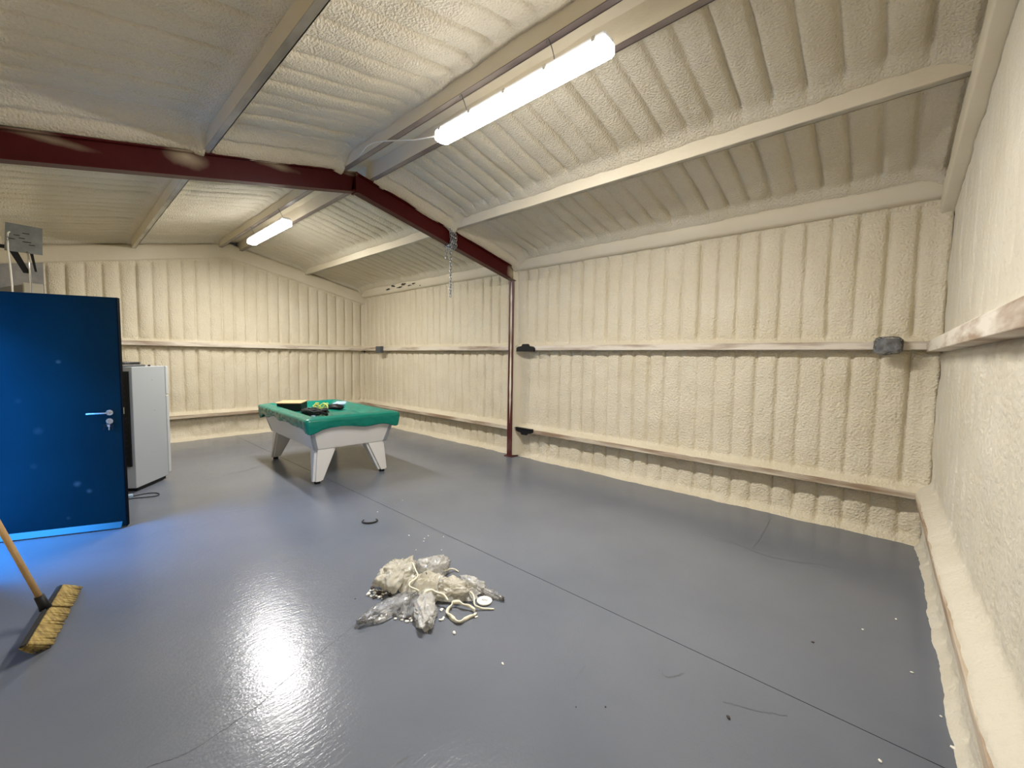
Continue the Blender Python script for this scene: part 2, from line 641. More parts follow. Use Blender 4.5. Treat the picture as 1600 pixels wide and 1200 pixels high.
wall_back = bm_obj('wall_back', prism_x(-0.36, -0.25, prof), M_SHEET)
tag(wall_back, kind='structure')
plB = lambda o: (lambda u, v, w: (-o + w, u, v))
YF = -5.02          # foam stops here, grey board beyond
rake_top = lambda u: steel_z(u) - 0.17
foam('foam_panel', wall_back, YF, 0.1, GI1 - 0.005, rake_top, plB(0.07), off=0.0, fb=0.064, lb=0.05, eb=0.10, et=0.10, ft=0.03,
     seed=11, pil=0.03, crease=0.03)
foam('foam_panel', wall_back, YL - 0.05, 0.1, LO1 - 0.005, GI0 + 0.01, plB(0.125), off=0.0, fb=0.118, lb=0.055, eb=0.09, et=0.07, ft=-0.02,
     seed=12, lump=1.5, pil=0.026)
foam('foam_panel', wall_back, YL - 0.05, 0.1, -0.01, LO0 + 0.01, plB(0.15), off=0.0, fb=0.125, lb=0.05, eb=0.05, et=0.06, ft=-0.03,
     seed=13, lump=3.0, pil=0.012, crease=0.006)
box_obj('girt', (-0.22, YL - 0.05, GI0), (0.0, 0.05, GI1), M_RAIL, wall_back, 0.004)
box_obj('girt', (-0.22, YL - 0.05, LO0), (0.0, 0.05, LO1), M_LOWRAIL, wall_back, 0.004)
box_obj('grey_board', (-0.12, YL - 0.1, GI1), (-0.02, YF, 3.1), M_GREYBOARD, wall_back, 0.003)


def rake(parent, x0, x1, depth, seed):
    """foam-coated rafter along a gable"""
    for s0, s1 in ((YL - 0.1, RY), (RY, 0.1)):
        nu = 120
        u = np.linspace(s0, s1, nu)
        zt = RZ - SL * np.abs(u - RY)
        # section: rounded box outline
        sec = [(x0, 0.06), (x1 - 0.01, 0.06), (x1, 0.02), (x1, -depth + 0.02), (x1 - 0.012, -depth), (x0, -depth)] if x1 > x0 else \
              [(x0, -depth), (x1 + 0.012, -depth), (x1, -depth + 0.02), (x1, 0.02), (x1 + 0.01, 0.06), (x0, 0.06)]
        X = np.zeros((nu, len(sec), 3))
        for j, (xx, dz) in enumerate(sec):
            X[:, j, 0] = xx + 0.004 * vn(u * 5 + seed, np.full(nu, j * 1.7))
            X[:, j, 1] = u
            X[:, j, 2] = zt + dz + 0.004 * vn(u * 4, np.full(nu, j * 2.3 + seed))
        grid_obj('rake_beam', X[:, ::-1], M_FOAM_SMOOTH, parent)


rake(wall_back, -0.14, 0.03, 0.19, 1)

# near gable (x = L)
wall_front = bm_obj('wall_front', prism_x(L + 0.19, L + 0.31, prof), M_SHEET)
tag(wall_front, kind='structure')
plF = lambda o: (lambda u, v, w: (L + o - w, -u, v))
foam('foam_panel', wall_front, -0.1, -YL + 0.05, GI1 - 0.005, lambda u: steel_z(-u) - 0.17, plF(0.10), off=0.07, fb=0.092, lb=0.07,
     seed=21, pil=0.008, crease=0.008, lump=1.0, m=M_FOAM_FINE)
foam('foam_panel', wall_front, -0.1, -YL + 0.05, LO1 - 0.005, GI0 + 0.01, plF(0.10), off=0.07, fb=0.095, lb=0.10, seed=22, pil=0.008,
     crease=0.006, ft=-0.02, lump=1.1, m=M_FOAM_FINE)
foam('foam_panel', wall_front, -0.1, -YL + 0.05, -0.01, LO0 + 0.01, plF(0.08), off=0.07, fb=0.055, lb=0.06, seed=23, pil=0.016,
     crease=0.010, lump=0.9, m=M_FOAM_FINE)
box_obj('girt', (L, YL - 0.05, 1.705), (L + 0.17, -0.01, GI1), M_RAIL_G, wall_front, 0.004)
box_obj('girt', (L, YL - 0.05, 0.435), (L + 0.17, -0.01, LO1), M_LOWRAIL, wall_front, 0.004)
rake(wall_front, L + 0.16, L + 0.02, 0.16, 5)

# left wall (y = YL), with the doorway
DX0, DX1, DZ = 3.80, 4.77, 2.10
bm = bmesh.new()
for lo, hi in (((-0.35, YL - 0.29, -0.25), (DX0, YL - 0.17, 3.45)), ((DX1, YL - 0.29, -0.25), (9.95, YL - 0.17, 3.45)),
               ((DX0, YL - 0.29, DZ), (DX1, YL - 0.17, 3.45))):
    add_box(bm, lo, hi)
wall_left = bm_obj('wall_left', bm, M_SHEET)
tag(wall_left, kind='structure')
plL = lambda o: (lambda u, v, w: (-u, YL - o + w, v))
for a, b, sd in ((-DX0 + 0.06, 0.1, 31), (-L - 0.1, -FX - 0.06, 32)):
    foam('foam_panel', wall_left, a, b, GI1 - 0.005, EAVE + 0.03, plL(0.075), du=0.02, dv=0.05, fb=0.066, ft=0.035, lt=0.1, seed=sd)
    foam('foam_panel', wall_left, a, b, LO1 - 0.005, GI0 + 0.01, plL(0.075), du=0.02, dv=0.05, fb=0.068, seed=sd + 2)
    foam('foam_panel', wall_left, a, b, -0.01, LO0 + 0.01, plL(0.085), du=0.02, dv=0.05, fb=0.06, seed=sd + 4, lump=2.5, pil=0.03)
    box_obj('girt', (-b, YL - 0.15, GI0), (-a, YL, GI1), M_RAIL, wall_left, 0.004)
    box_obj('girt', (-b, YL - 0.15, LO0), (-a, YL, LO1), M_LOWRAIL, wall_left, 0.004)
foam('foam_panel', wall_left, -FX + 0.05, -DX0 + 0.06, DZ + 0.05, EAVE + 0.03, plL(0.075), du=0.02, dv=0.05, ft=0.035, seed=38)
for lo, hi in (((DX0 - 0.06, YL - 0.29, 0), (DX0, YL + 0.01, DZ + 0.06)), ((DX1, YL - 0.29, 0), (DX1 + 0.05, YL - 0.02, DZ + 0.06)),
               ((DX0, YL - 0.29, DZ), (DX1, YL - 0.02, DZ + 0.06))):
    box_obj('door_frame', lo, hi, M_DOOR, wall_left)

# ground outside the doorway
ground = box_obj('ground', (-8, -20, -0.45), (18, YL - 0.30, -0.02), M_GROUND)
tag(ground, kind='structure')

# unseen wall added to block low sky: the doorway gets only steep light
sky_blocker = box_obj('wall_sky_blocker', (-8, -10.4, -0.3), (18, -10.0, 4.6), mat('sky_blocker_grey', (0.16, 0.15, 0.14), 0.9))
tag(sky_blocker, kind='structure')

# ------------------------------------------------------------------ ceiling
prof2 = [(YL - 0.40, roof_z(YL - 0.40) + 0.10), (RY, roof_z(RY) + 0.10), (0.40, roof_z(0.40) + 0.10),
         (0.40, roof_z(0.40) + 0.16), (RY, roof_z(RY) + 0.16), (YL - 0.40, roof_z(YL - 0.40) + 0.16)]
ceiling = bm_obj('ceiling', prism_x(-0.44, L + 0.42, prof2), M_SHEET)
tag(ceiling, kind='structure')

PR = 0.165      # half-gap of the two ridge purlins
PY = {'eaveR': -0.02, 'midR': -1.30, 'ridgeR': RY + PR, 'ridgeL': RY - PR, 'midL': -4.04, 'eaveL': YL + 0.02}


def plRoof(u, v, w):
    return (u, v, roof_z0(v) + 0.02 - w)


def roof_z0(v):
    return RZ + PUR - SL * np.abs(v - RY)


# panels between purlins, either side of the portal frame; v runs along y
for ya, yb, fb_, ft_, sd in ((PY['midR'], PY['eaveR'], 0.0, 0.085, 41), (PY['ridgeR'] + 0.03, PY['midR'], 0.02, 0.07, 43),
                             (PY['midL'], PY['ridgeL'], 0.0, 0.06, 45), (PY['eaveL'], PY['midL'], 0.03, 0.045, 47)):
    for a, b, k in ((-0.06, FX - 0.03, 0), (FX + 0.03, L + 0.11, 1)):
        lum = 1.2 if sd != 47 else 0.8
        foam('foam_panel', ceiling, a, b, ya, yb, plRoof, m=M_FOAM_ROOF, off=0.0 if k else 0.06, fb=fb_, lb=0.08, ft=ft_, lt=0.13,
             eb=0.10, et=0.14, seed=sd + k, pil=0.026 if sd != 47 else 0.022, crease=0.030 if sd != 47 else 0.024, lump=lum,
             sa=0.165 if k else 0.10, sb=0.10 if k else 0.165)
# foam between the ridge purlins
nu = 200
u = np.linspace(-0.15, L + 0.15, nu)
X = np.zeros((nu, 7, 3))
for j, t in enumerate(np.linspace(-1, 1, 7)):
    X[:, j, 0] = u
    X[:, j, 1] = RY + t * PR
    X[:, j, 2] = RZ + PUR - 0.02 - 0.02 * (1 - t * t) + 0.012 * vn(u * 4, np.full(nu, j * 1.1))
grid_obj('ridge_foam', X[:, ::-1], M_FOAM_SMOOTH, ceiling)


def purlin(y, lipw, m_lip, m_web):
    """Z purlin along the building, foam over its web, lip below"""
    zb = steel_z(y)
    bm = bmesh.new()
    add_box(bm, (-0.15, y - 0.006, zb + 0.004), (L + 0.15, y + 0.014, zb + PUR + 0.03))
    web = bm_obj('purlin', bm, m_web, ceiling)
    bm = bmesh.new()
    add_box(bm, (-0.15, y - 0.008, zb), (L + 0.15, y + lipw, zb + 0.006))
    add_box(bm, (-0.15, y + lipw - 0.006, zb), (L + 0.15, y + lipw, zb + 0.022))
    bm_obj('purlin_lip', bm, m_lip, web)


purlin(PY['midR'], 0.045, M_LIP, M_FOAM_SMOOTH)
purlin(PY['midL'], 0.042, M_LIP, M_FOAM_SMOOTH)
purlin(PY['ridgeL'], 0.045, M_RIDGE_LIP, M_FOAM_SMOOTH)
purlin(PY['ridgeR'], 0.045, M_RIDGE_LIP, M_FOAM_SMOOTH)


def eave(y, s):
    nu = 240
    u = np.linspace(-0.15, L + 0.15, nu)
    sec = [(0.10 * s, 0.22), (-0.03 * s, 0.20), (-0.035 * s, 0.12), (-0.03 * s, 0.02), (0.0, -0.005), (0.10 * s, -0.005)]
    if s < 0:
        sec = sec[::-1]
    X = np.zeros((nu, len(sec), 3))
    for j, (dy, dz) in enumerate(sec):
        X[:, j, 0] = u
        X[:, j, 1] = y + dy + 0.006 * vn(u * 4, np.full(nu, j * 1.3))
        X[:, j, 2] = EAVE + dz + 0.006 * vn(u * 3, np.full(nu, j * 2.1))
    grid_obj('eave_beam', X, M_FOAM_SMOOTH, ceiling)


eave(0.0, 1)
eave(YL, -1)

# places the spray missed: dark bare streaks along the eave and a brown glue mark on a purlin
def on_plane_y(px, py, y):
    d = FWD + RGT * ((px - 800) / FPX) - UPV * ((py - 600) / FPX)
    return CAM + d * ((y - CAM.y) / d.y)


def bare_patch(px, py, y, w, h, seed, m):
    c = on_plane_y(px, py, y)
    random.seed(seed)
    bm = bmesh.new()
    ctr = bm.verts.new((c.x, c.y - 0.004, c.z))
    ring = []
    for k in range(18):
        a = 2 * math.pi * k / 18
        r_ = random.uniform(0.45, 1.1)
        ring.append(bm.verts.new((c.x + math.cos(a) * w * r_, c.y + 0.003, c.z + math.sin(a) * h * r_)))
    for k in range(18):
        bm.faces.new((ctr, ring[k], ring[(k + 1) % 18]))
    bmesh.ops.recalc_face_normals(bm, faces=bm.faces[:])
    bm_obj('bare_patch', bm, m, ceiling, True)


M_BARE = mat('bare_dark_patch', (0.05, 0.042, 0.032), 0.8)
M_GLUE = mat('brown_glue', (0.17, 0.11, 0.045), 0.6)
for k, (x, y, w, h) in enumerate(((606, 452, .10, .025), (614, 447, .09, .03), (624, 449, .12, .018), (630, 444, .10, .028), (639, 446, .10, .018), (646, 443, .08, .022), (656, 446, .03, .015))):
    bare_patch(x, y, -0.046, w, h, k + 3, M_BARE)
for k, (x, y, w, h) in enumerate(((371, 42, .028, .010), (378, 46, .012, .016))):
    bare_patch(x, y, PY['midL'] - 0.010, w, h, k + 30, M_GLUE)

# ------------------------------------------------------------------ portal frame
frame = empty('portal_frame', (FX, RY, 0), 0, 'dark red steel portal frame spanning the room between the two tube lights', 'frame')


def add_I(bm, p0, p1, up, depth, width, tf=0.012, tw=0.012):
    """I section along p0->p1, its top edge on that line, depth measured against up"""
    p0, p1, up = Vector(p0), Vector(p1), Vector(up).normalized()
    d = (p1 - p0).normalized()
    s = d.cross(up).normalized()
    for (a, b, c, e) in ((-width / 2, width / 2, -tf, 0), (-width / 2, width / 2, -depth, -depth + tf), (-tw / 2, tw / 2, -depth + tf, -tf)):
        q = []
        for t in (c, e):
            for (pp, ss) in ((p0, a), (p1, a), (p1, b), (p0, b)):
                q.append(pp + s * ss + up * t)
        add_hexa(bm, q)


def framepart(name, fn, m, parent=frame):
    bm = bmesh.new()
    fn(bm)
    bmesh.ops.recalc_face_normals(bm, faces=bm.faces[:])
    bm.transform(Matrix.Translation((-FX, -RY, 0)))
    return bm_obj(name, bm, m, parent)


DEP = 0.205
upR = Vector((0, SL, 1))
upL = Vector((0, -SL, 1))
framepart('rafter', lambda b: add_I(b, (FX, RY, RZ - 0.003), (FX, 0.03, steel_z(0.03) - 0.003), upR, DEP, 0.10), M_RED)
framepart('rafter', lambda b: add_I(b, (FX, RY, RZ - 0.003), (FX, YL - 0.03, steel_z(YL - 0.03) - 0.003), upL, DEP, 0.10), M_RED)
framepart('apex_plate', lambda b: add_box(b, (FX - 0.055, RY - 0.012, RZ - 0.225), (FX + 0.055, RY + 0.012, RZ - 0.004)), M_RED)
for y, s in ((0.0, 1), (YL, -1)):
    fi = y - 0.065 * s           # room-side flange
    framepart('column', lambda b: add_I(b, (FX, fi, 0.0), (FX, fi, 2.82), (0, -s, 0), 0.20, 0.10), M_REDSPRAY)
    framepart('base_plate', lambda b: add_box(b, (FX - 0.085, min(fi - 0.03 * s, fi + 0.2 * s), 0.0),
                                              (FX + 0.085, max(fi - 0.03 * s, fi + 0.2 * s), 0.012)), M_REDSPRAY)
    # foam sprayed into the web on either side
    for sx in (-1, 1):
        z = np.linspace(0.02, 3.05, 96)
        cols = []
        for j, (dx, dy) in enumerate(((0.012, 0.03), (0.045, 0.05), (0.075, 0.09), (0.10, 0.14), (0.115, 0.20), (0.12, 0.31))):
            cols.append(np.stack([FX + sx * (dx + 0.004 * vn(z * 4, z * 0 + j)) - FX, fi + s * (dy + 0.006 * vn(z * 3, z * 0 + j * 3.3)) - RY, z], -1))
        X = np.stack(cols, 1)
        grid_obj('web_foam', X if sx * s > 0 else X[:, ::-1], M_FOAM_SMOOTH, frame)
    # a ragged pale streak of overspray down the flange
    z = np.linspace(0.55, 2.80, 140)
    wd = 0.012 + 0.008 * vn(z * 1.7, z * 0 + 3) + 0.004 * vn(z * 9, z * 0)
    wd *= np.clip((z - 0.55) / 0.5, 0.05, 1)
    wd = np.clip(wd, 0.001, 0.03)
    cx_ = 0.006 + 0.008 * vn(z * 1.1, z * 0 + 9)
    cols = [np.stack([cx_ + wd * k, z * 0 + fi - RY - s * (0.0012 + 0.002 * (1 - abs(k))), z], -1) for k in (-1, 0, 1)]
    X = np.stack(cols, 1)
    st = grid_obj('overspray_streak', X if s < 0 else X[:, ::-1], M_FOAM_SMOOTH, frame)
    tag(st, 'pale streak of foam overspray down the flange')
# soft mist of foam overspray on the rafter webs (positions are the frame's own coordinates)
def mist(m, spots):
    t, n, l, b = nt(m)
    tc = n.new('ShaderNodeTexCoord')
    nz = add_noise(m, 5, 4)
    prev = b.inputs['Base Color'].links[0].from_socket
    for (y, z, ry, rz, amt) in spots:
        mp = n.new('ShaderNodeMapping')
        mp.inputs['Location'].default_value = (0, -y / ry, -z / rz)
        mp.inputs['Scale'].default_value = (0.001, 1 / ry, 1 / rz)
        l.new(tc.outputs['Object'], mp.inputs[0])
        ln = n.new('ShaderNodeVectorMath')
        ln.operation = 'LENGTH'
        l.new(mp.outputs[0], ln.inputs[0])
        ad = n.new('ShaderNodeMath')
        ad.operation = 'ADD'
        l.new(ln.outputs['Value'], ad.inputs[0])
        l.new(nz.outputs[0], ad.inputs[1])
        mr = n.new('ShaderNodeMapRange')
        mr.inputs['From Min'].default_value = 1.5
        mr.inputs['From Max'].default_value = 0.5
        mr.inputs['To Max'].default_value = amt
        l.new(ad.outputs[0], mr.inputs['Value'])
        mx = n.new('ShaderNodeMixRGB')
        mx.inputs[2].default_value = (0.55, 0.47, 0.33, 1)
        l.new(mr.outputs[0], mx.inputs[0])
        l.new(prev, mx.inputs[1])
        prev = mx.outputs[0]
    l.new(prev, b.inputs['Base Color'])


mist(M_RED, [(-4.16 - RY, steel_z(-4.16) - 0.045, 0.16, 0.11, 0.75), (-3.50 - RY, steel_z(-3.50) - 0.015, 0.26, 0.045, 0.55), (-4.95 - RY, steel_z(-4.95) - 0.03, 0.3, 0.035, 0.4),
             (-0.05 - RY, steel_z(-0.05) - 0.10, 0.13, 0.16, 0.9), (-2.75 - RY, RZ - 0.03, 0.10, 0.03, 0.5)])

# ------------------------------------------------------------------ tube lights
def lamp(x0, x1, y, z, label, hooks):
    t = empty('tube_light', ((x0 + x1) / 2, y, z), 0, label, 'light', 'tube lights under the ridge')
    h = (x1 - x0) / 2
    n = 14
    # base tray
    bm = bmesh.new()
    add_box(bm, (-h + 0.012, -0.052, 0.030), (h - 0.012, 0.052, 0.066))
    bmesh.ops.bevel(bm, geom=bm.edges[:], offset=0.008, segments=2, affect='EDGES')
    bm_obj('body', bm, M_LAMPBODY, t)
    # rounded diffuser
    bm = bmesh.new()
    sec = [(-0.064, 0.034)] + [(-0.068 * math.cos(math.pi * k / n), -0.024 * math.sin(math.pi * k / n) - 0.018) for k in range(n + 1)] + [(0.064, 0.034)]
    rings = []
    for xx, sc in ((-h, 0.55), (-h + 0.008, 0.85), (-h + 0.03, 1.0), (h - 0.03, 1.0), (h - 0.008, 0.85), (h, 0.55)):
        rings.append([bm.verts.new((xx, a * sc, 0.01 + (b - 0.01) * sc)) for a, b in sec])
    for A, B in zip(rings[:-1], rings[1:]):
        for k in range(len(sec) - 1):
            bm.faces.new((A[k], A[k + 1], B[k + 1], B[k]))
        bm.faces.new((A[-1], A[0], B[0], B[-1]))
    bm.faces.new(rings[0])
    bm.faces.new(rings[-1])
    bmesh.ops.recalc_face_normals(bm, faces=bm.faces[:])
    bm_obj('diffuser', bm, M_LAMP, t, True)
    for xx in (-h * 0.9, -h * 0.45, 0.0, h * 0.45, h * 0.9):
        for s in (-1, 1):
            box_obj('clip', (xx - 0.012, s * 0.067 - 0.004, 0.018), (xx + 0.012, s * 0.067 + 0.004, 0.048), M_CHROME, t)
    for xx in hooks:
        zt = RZ - z - 0.03
        pts = spline([(xx, -0.02, 0.06), (xx + 0.01, -0.05, 0.10), (xx, -0.075, zt - 0.02), (xx - 0.012, -0.085, zt), (xx - 0.03, -0.07, zt - 0.015)], 5)
        tube_obj('hanger_wire', pts, 0.0028, M_GREYBOX, t, 6)
    return t


lamp(6.47, 8.04, -2.755, 3.40, 'lit tube light hung under the ridge above the scrap pile', (-0.42, 0.40))
lamp(1.62, 3.17, -2.765, 3.40, 'lit tube light hung under the ridge above the pool table', (-0.5, 0.70))

# supply cable along the ridge
tag(tube_obj('supply_cable', spline([(4.95, -2.78, 3.635), (5.3, -2.84, 3.60), (5.55, -2.90, 3.585), (5.75, -2.90, 3.56), (5.95, -2.86, 3.52), (6.2, -2.80, 3.47),
                                     (6.48, -2.757, 3.43)], 8), 0.006, M_CABLE_W),
    'pale cable looping along the ridge purlin to the tube light', 'cable')

# ------------------------------------------------------------------ chain on the rafter
def link_mesh():
    bm = bmesh.new()
    a, b, n = 0.0145, 0.010, 10
    pts = []
    for k in range(n):
        t = 2 * math.pi * k / n
        x = math.cos(t) * 0.0135
        z = math.sin(t) * 0.0135 + (0.013 if math.sin(t) > 0 else -0.013)
        pts.append((x, 0, z))
    add_tube(bm, pts, 0.0052, 5, True)
    bmesh.ops.recalc_face_normals(bm, faces=bm.faces[:])
    me = bpy.data.meshes.new('chain_link')
    bm.to_mesh(me)
    bm.free()
    for p in me.polygons:
        p.use_smooth = True
    me.materials.append(M_ZINC)
    return me


LINK = link_mesh()
CY = -1.325
chain = empty('chain', (FX, CY, 2.39), 0, 'galvanised chain wrapped round the red rafter with one end hanging down', 'chain')


def chain_along(pts):
    pts = [Vector(p) for p in pts]
    step = 0.040
    seg = 0
    pos = pts[0].copy()
    acc = []
    dist = 0
    # resample
    total = [0]
    for a, b in zip(pts[:-1], pts[1:]):
        total.append(total[-1] + (b - a).length)
    n = int(total[-1] / step)
    for k in range(n + 1):
        s = k * step
        while seg < len(pts) - 2 and total[seg + 1] < s:
            seg += 1
        f = (s - total[seg]) / max(1e-6, total[seg + 1] - total[seg])
        p = pts[seg].lerp(pts[seg + 1], f)
        d = (pts[seg + 1] - pts[seg]).normalized()
        o = bpy.data.objects.new('chain_link', LINK)
        COL.objects.link(o)
        q = d.to_track_quat('Z', 'Y')
        rot = q.to_matrix() @ Matrix.Rotation(0.35 if k % 2 else 0.35 + math.pi / 2, 3, 'Z')
        o.rotation_euler = rot.to_euler()
        o.location = p - Vector((FX, CY, 2.39))
        o.parent = chain


for j in range(4):
    y = CY - 0.045 + j * 0.03
    zt = steel_z(y) + 0.002
    zb = zt - DEP - 0.022
    e = 0.066
    ring = [(FX + e, y, zt), (FX + e + 0.004, y + 0.008, (zt + zb) / 2), (FX + e, y + 0.012, zb), (FX, y + 0.015, zb - 0.012), (FX - e, y + 0.018, zb),
            (FX - e, y + 0.02, (zt + zb) / 2), (FX - e, y + 0.024, zt)]
    chain_along(ring)
zb = steel_z(CY) - DEP - 0.02
chain_along([(FX + 0.075, CY - 0.02, zb + 0.06), (FX + 0.06, CY - 0.028, zb - 0.05), (FX + 0.058, CY - 0.03, 2.40)])
chain_along([(FX + 0.02, CY - 0.05, zb + 0.0), (FX + 0.01, CY - 0.065, zb - 0.10), (FX + 0.01, CY - 0.062, zb - 0.16)])
# ------------------------------------------------------------------ boxes and brackets on the right wall rail
def junction(name, x0, x1, z0, z1, label, m, cat='box', wrap=False):
    t = empty(name, ((x0 + x1) / 2, 0, (z0 + z1) / 2), 0, label, cat)
    w, h = (x1 - x0) / 2, (z1 - z0) / 2
    box_obj('body', (-w, -0.075, -h), (w, 0.0, h), m, t, 0.008)
    box_obj('lid', (-w * 0.93, -0.088, -h * 0.9), (w * 0.93, -0.075, h * 0.9), m, t, 0.005)
    if wrap:
        bm = bmesh.new()
        bmesh.ops.create_icosphere(bm, subdivisions=4, radius=1)
        for v in bm.verts:
            n_ = mnoise.ridged_multi_fractal(v.co * 2.3, 1.0, 2.0, 4, 0.9, 2.0)
            c = v.co.copy()
            for i in range(3):
                c[i] = math.copysign(abs(c[i]) ** 0.55, c[i])
            k = 1.0 + 0.10 * n_
            v.co = Vector((c.x * (w + 0.012) * k + 0.006 * mnoise.noise(v.co * 5), -0.05 + c.y * 0.052 * k, c.z * (h + 0.012) * k - (0.010 if c.z < -.4 and c.x < 0 else 0)))
        bm_obj('plastic_wrap', bm, M_WRAP, t, True)
    else:
        tube_obj('cable_tail', spline([(w * 0.5, -0.03, h), (w * 0.9, -0.04, h + 0.03), (w * 0.9, -0.01, h + 0.045)], 5), 0.006, M_CABLE_W, t, 6)
    return t


junction('junction_box', 9.25, 9.405, 1.70, 1.82, 'grey junction box wrapped in clear plastic on the middle wall rail', M_GREYBOX, wrap=True)
junction('junction_box', 0.74, 0.94, 1.67, 1.82, 'small dark grey socket box on the middle rail near the pool table corner', M_GREYBOX)


def black_bracket(x0, x1, z0, z1, flip, label):
    t = empty('joint_bracket', ((x0 + x1) / 2, 0, (z0 + z1) / 2), 0, label, 'bracket')
    w, h = (x1 - x0) / 2, (z1 - z0) / 2
    s = -1 if flip else 1
    out = [(-w, -h), (w, -h), (w, -h * 0.1), (w * 0.82, h * 0.25), (w * 0.42, h * 0.45), (w * 0.30, h), (-w * 0.30, h), (-w * 0.42, h * 0.45), (-w * 0.82, h * 0.25), (-w, -h * 0.1)]
    bm = bmesh.new()
    A = [bm.verts.new((x, -0.035, z * s)) for x, z in out]
    B = [bm.verts.new((x, 0.0, z * s)) for x, z in out]
    bm.faces.new(A)
    bm.faces.new(B[::-1])
    for i in range(len(out)):
        bm.faces.new((A[i], B[i], B[(i + 1) % len(out)], A[(i + 1) % len(out)]))
    bmesh.ops.recalc_face_normals(bm, faces=bm.faces[:])
    bmesh.ops.bevel(bm, geom=bm.edges[:], offset=0.003, segments=1, affect='EDGES')
    bm_obj('plate', bm, M_BLACK, t)
    box_obj('flange', (-w * 0.98, -0.055, -s * h - 0.004), (w * 0.98, 0.0, -s * h + 0.004), M_BLACK, t)


black_bracket(4.955, 5.315, 1.708, 1.822, False, 'black plastic bracket on the middle rail beside the red column')
black_bracket(4.965, 5.31, 0.385, 0.490, True, 'black plastic bracket on the low rail beside the red column')

# ------------------------------------------------------------------ gear on the left wall above the door
t = empty('wall_bracket', (1.2, YL, 2.83), 0, 'grey steel plate bracket with black struts high on the wall above the blue door', 'bracket')
bm = bmesh.new()
add_hexa(bm, [(-0.006, 0.10, 0.0), (0.006, 0.10, 0.0), (0.006, 0.41, -0.002), (-0.006, 0.41, -0.002),
              (-0.006, 0.12, 0.345), (0.006, 0.12, 0.345), (0.006, 0.42, 0.335), (-0.006, 0.42, 0.335)])
bmesh.ops.recalc_face_normals(bm, faces=bm.faces[:])
pl = bm_obj('plate', bm, M_GREYPLATE, t)
for y, z, w in ((0.18, 0.20, 0.05), (0.22, 0.17, 0.05), (0.25, 0.235, 0.06), (0.25, 0.13, 0.07), (0.30, 0.10, 0.05), (0.14, 0.15, 0.05)):
    box_obj('slot', (0.005, y, z), (0.009, y + w, z + 0.008), M_BLACK, pl)
box_obj('mounting_arm', (-0.05, -0.02, 0.03), (-0.006, 0.30, 0.07), M_BLACK, t)
bm = bmesh.new()
add_hexa(bm, [(-0.03, 0.24, -0.25), (0.0, 0.24, -0.25), (0.0, 0.30, -0.25), (-0.03, 0.30, -0.25),
              (-0.03, 0.13, 0.02), (0.0, 0.13, 0.02), (0.0, 0.20, 0.02), (-0.03, 0.20, 0.02)])
bmesh.ops.recalc_face_normals(bm, faces=bm.faces[:])
bm_obj('strut', bm, M_BLACK, t)
bm = bmesh.new()
add_hexa(bm, [(-0.03, 0.335, -0.22), (0.0, 0.335, -0.22), (0.0, 0.355, -0.22), (-0.03, 0.355, -0.22),
              (-0.03, 0.30, 0.02), (0.0, 0.30, 0.02), (0.0, 0.33, 0.02), (-0.03, 0.33, 0.02)])
bmesh.ops.recalc_face_normals(bm, faces=bm.faces[:])
bm_obj('strut', bm, M_BLACK, t)
tube_obj('adjuster_rod', [(0.012, 0.285, 0.02), (0.012, 0.292, -0.14), (0.012, 0.30, -0.5)], 0.008, M_CHROME, t, 8, taper=[0.9, 1.4, 0.8])
tag(tube_obj('hanging_cable', spline([(1.23, YL + 0.15, 3.06), (1.24, YL + 0.135, 3.02), (1.22, YL + 0.13, 2.85), (1.22, YL + 0.14, 2.6), (1.22, YL + 0.145, 2.3), (1.2, YL + 0.14, 1.9),
                                      (1.2, YL + 0.05, 1.6), (1.2, YL + 0.0, 1.55)], 6), 0.009, M_CABLE_W),
    'pale cable hanging from the grey plate down behind the blue door', 'cable')
t = empty('meter_box', (0.22, -5.13, 2.30), 0, 'small beige box on the grey board behind the top of the blue door', 'box')
box_obj('body', (-0.25, -0.09, 0.0), (0.04, 0.10, 0.26), M_BEIGEBOX, t, 0.006)
box_obj('cover', (0.04, -0.08, 0.01), (0.055, 0.09, 0.25), M_BEIGEBOX, t, 0.004)

# ------------------------------------------------------------------ the blue door
ang = math.atan2(-4.56 + 5.40, 4.20 - 3.82)
door = empty('door_1', (3.82, -5.40, 0.0), ang)
tag(door, 'open blue steel door with chrome lever handle', kind='structure')
leaf = box_obj('leaf', (0.0, -0.0225, 0.012), (0.922, 0.0225, 2.082), M_DOOR, door, 0.003)
box_obj('edge_strip', (0.919, -0.024, 0.012), (0.926, 0.024, 2.082), M_DOOREDGE, door)
bm = bmesh.new()
add_hexa(bm, [(0.02, -0.06, 0.012), (0.895, -0.06, 0.012), (0.895, -0.0225, 0.012), (0.02, -0.0225, 0.012),
              (0.02, -0.026, 0.058), (0.895, -0.026, 0.058), (0.895, -0.0225, 0.058), (0.02, -0.0225, 0.058)])
bmesh.ops.recalc_face_normals(bm, faces=bm.faces[:])
bm_obj('weather_bar', bm, M_DOORBAR, door)


def disc(bm, c, r, y0, y1, n=20):
    A = [bm.verts.new((c[0] + r * math.cos(2 * math.pi * k / n), y0, c[1] + r * math.sin(2 * math.pi * k / n))) for k in range(n)]
    B = [bm.verts.new((c[0] + r * .92 * math.cos(2 * math.pi * k / n), y1, c[1] + r * .92 * math.sin(2 * math.pi * k / n))) for k in range(n)]
    bm.faces.new(A)
    bm.faces.new(B[::-1])
    for k in range(n):
        bm.faces.new((A[k], B[k], B[(k + 1) % n], A[(k + 1) % n]))


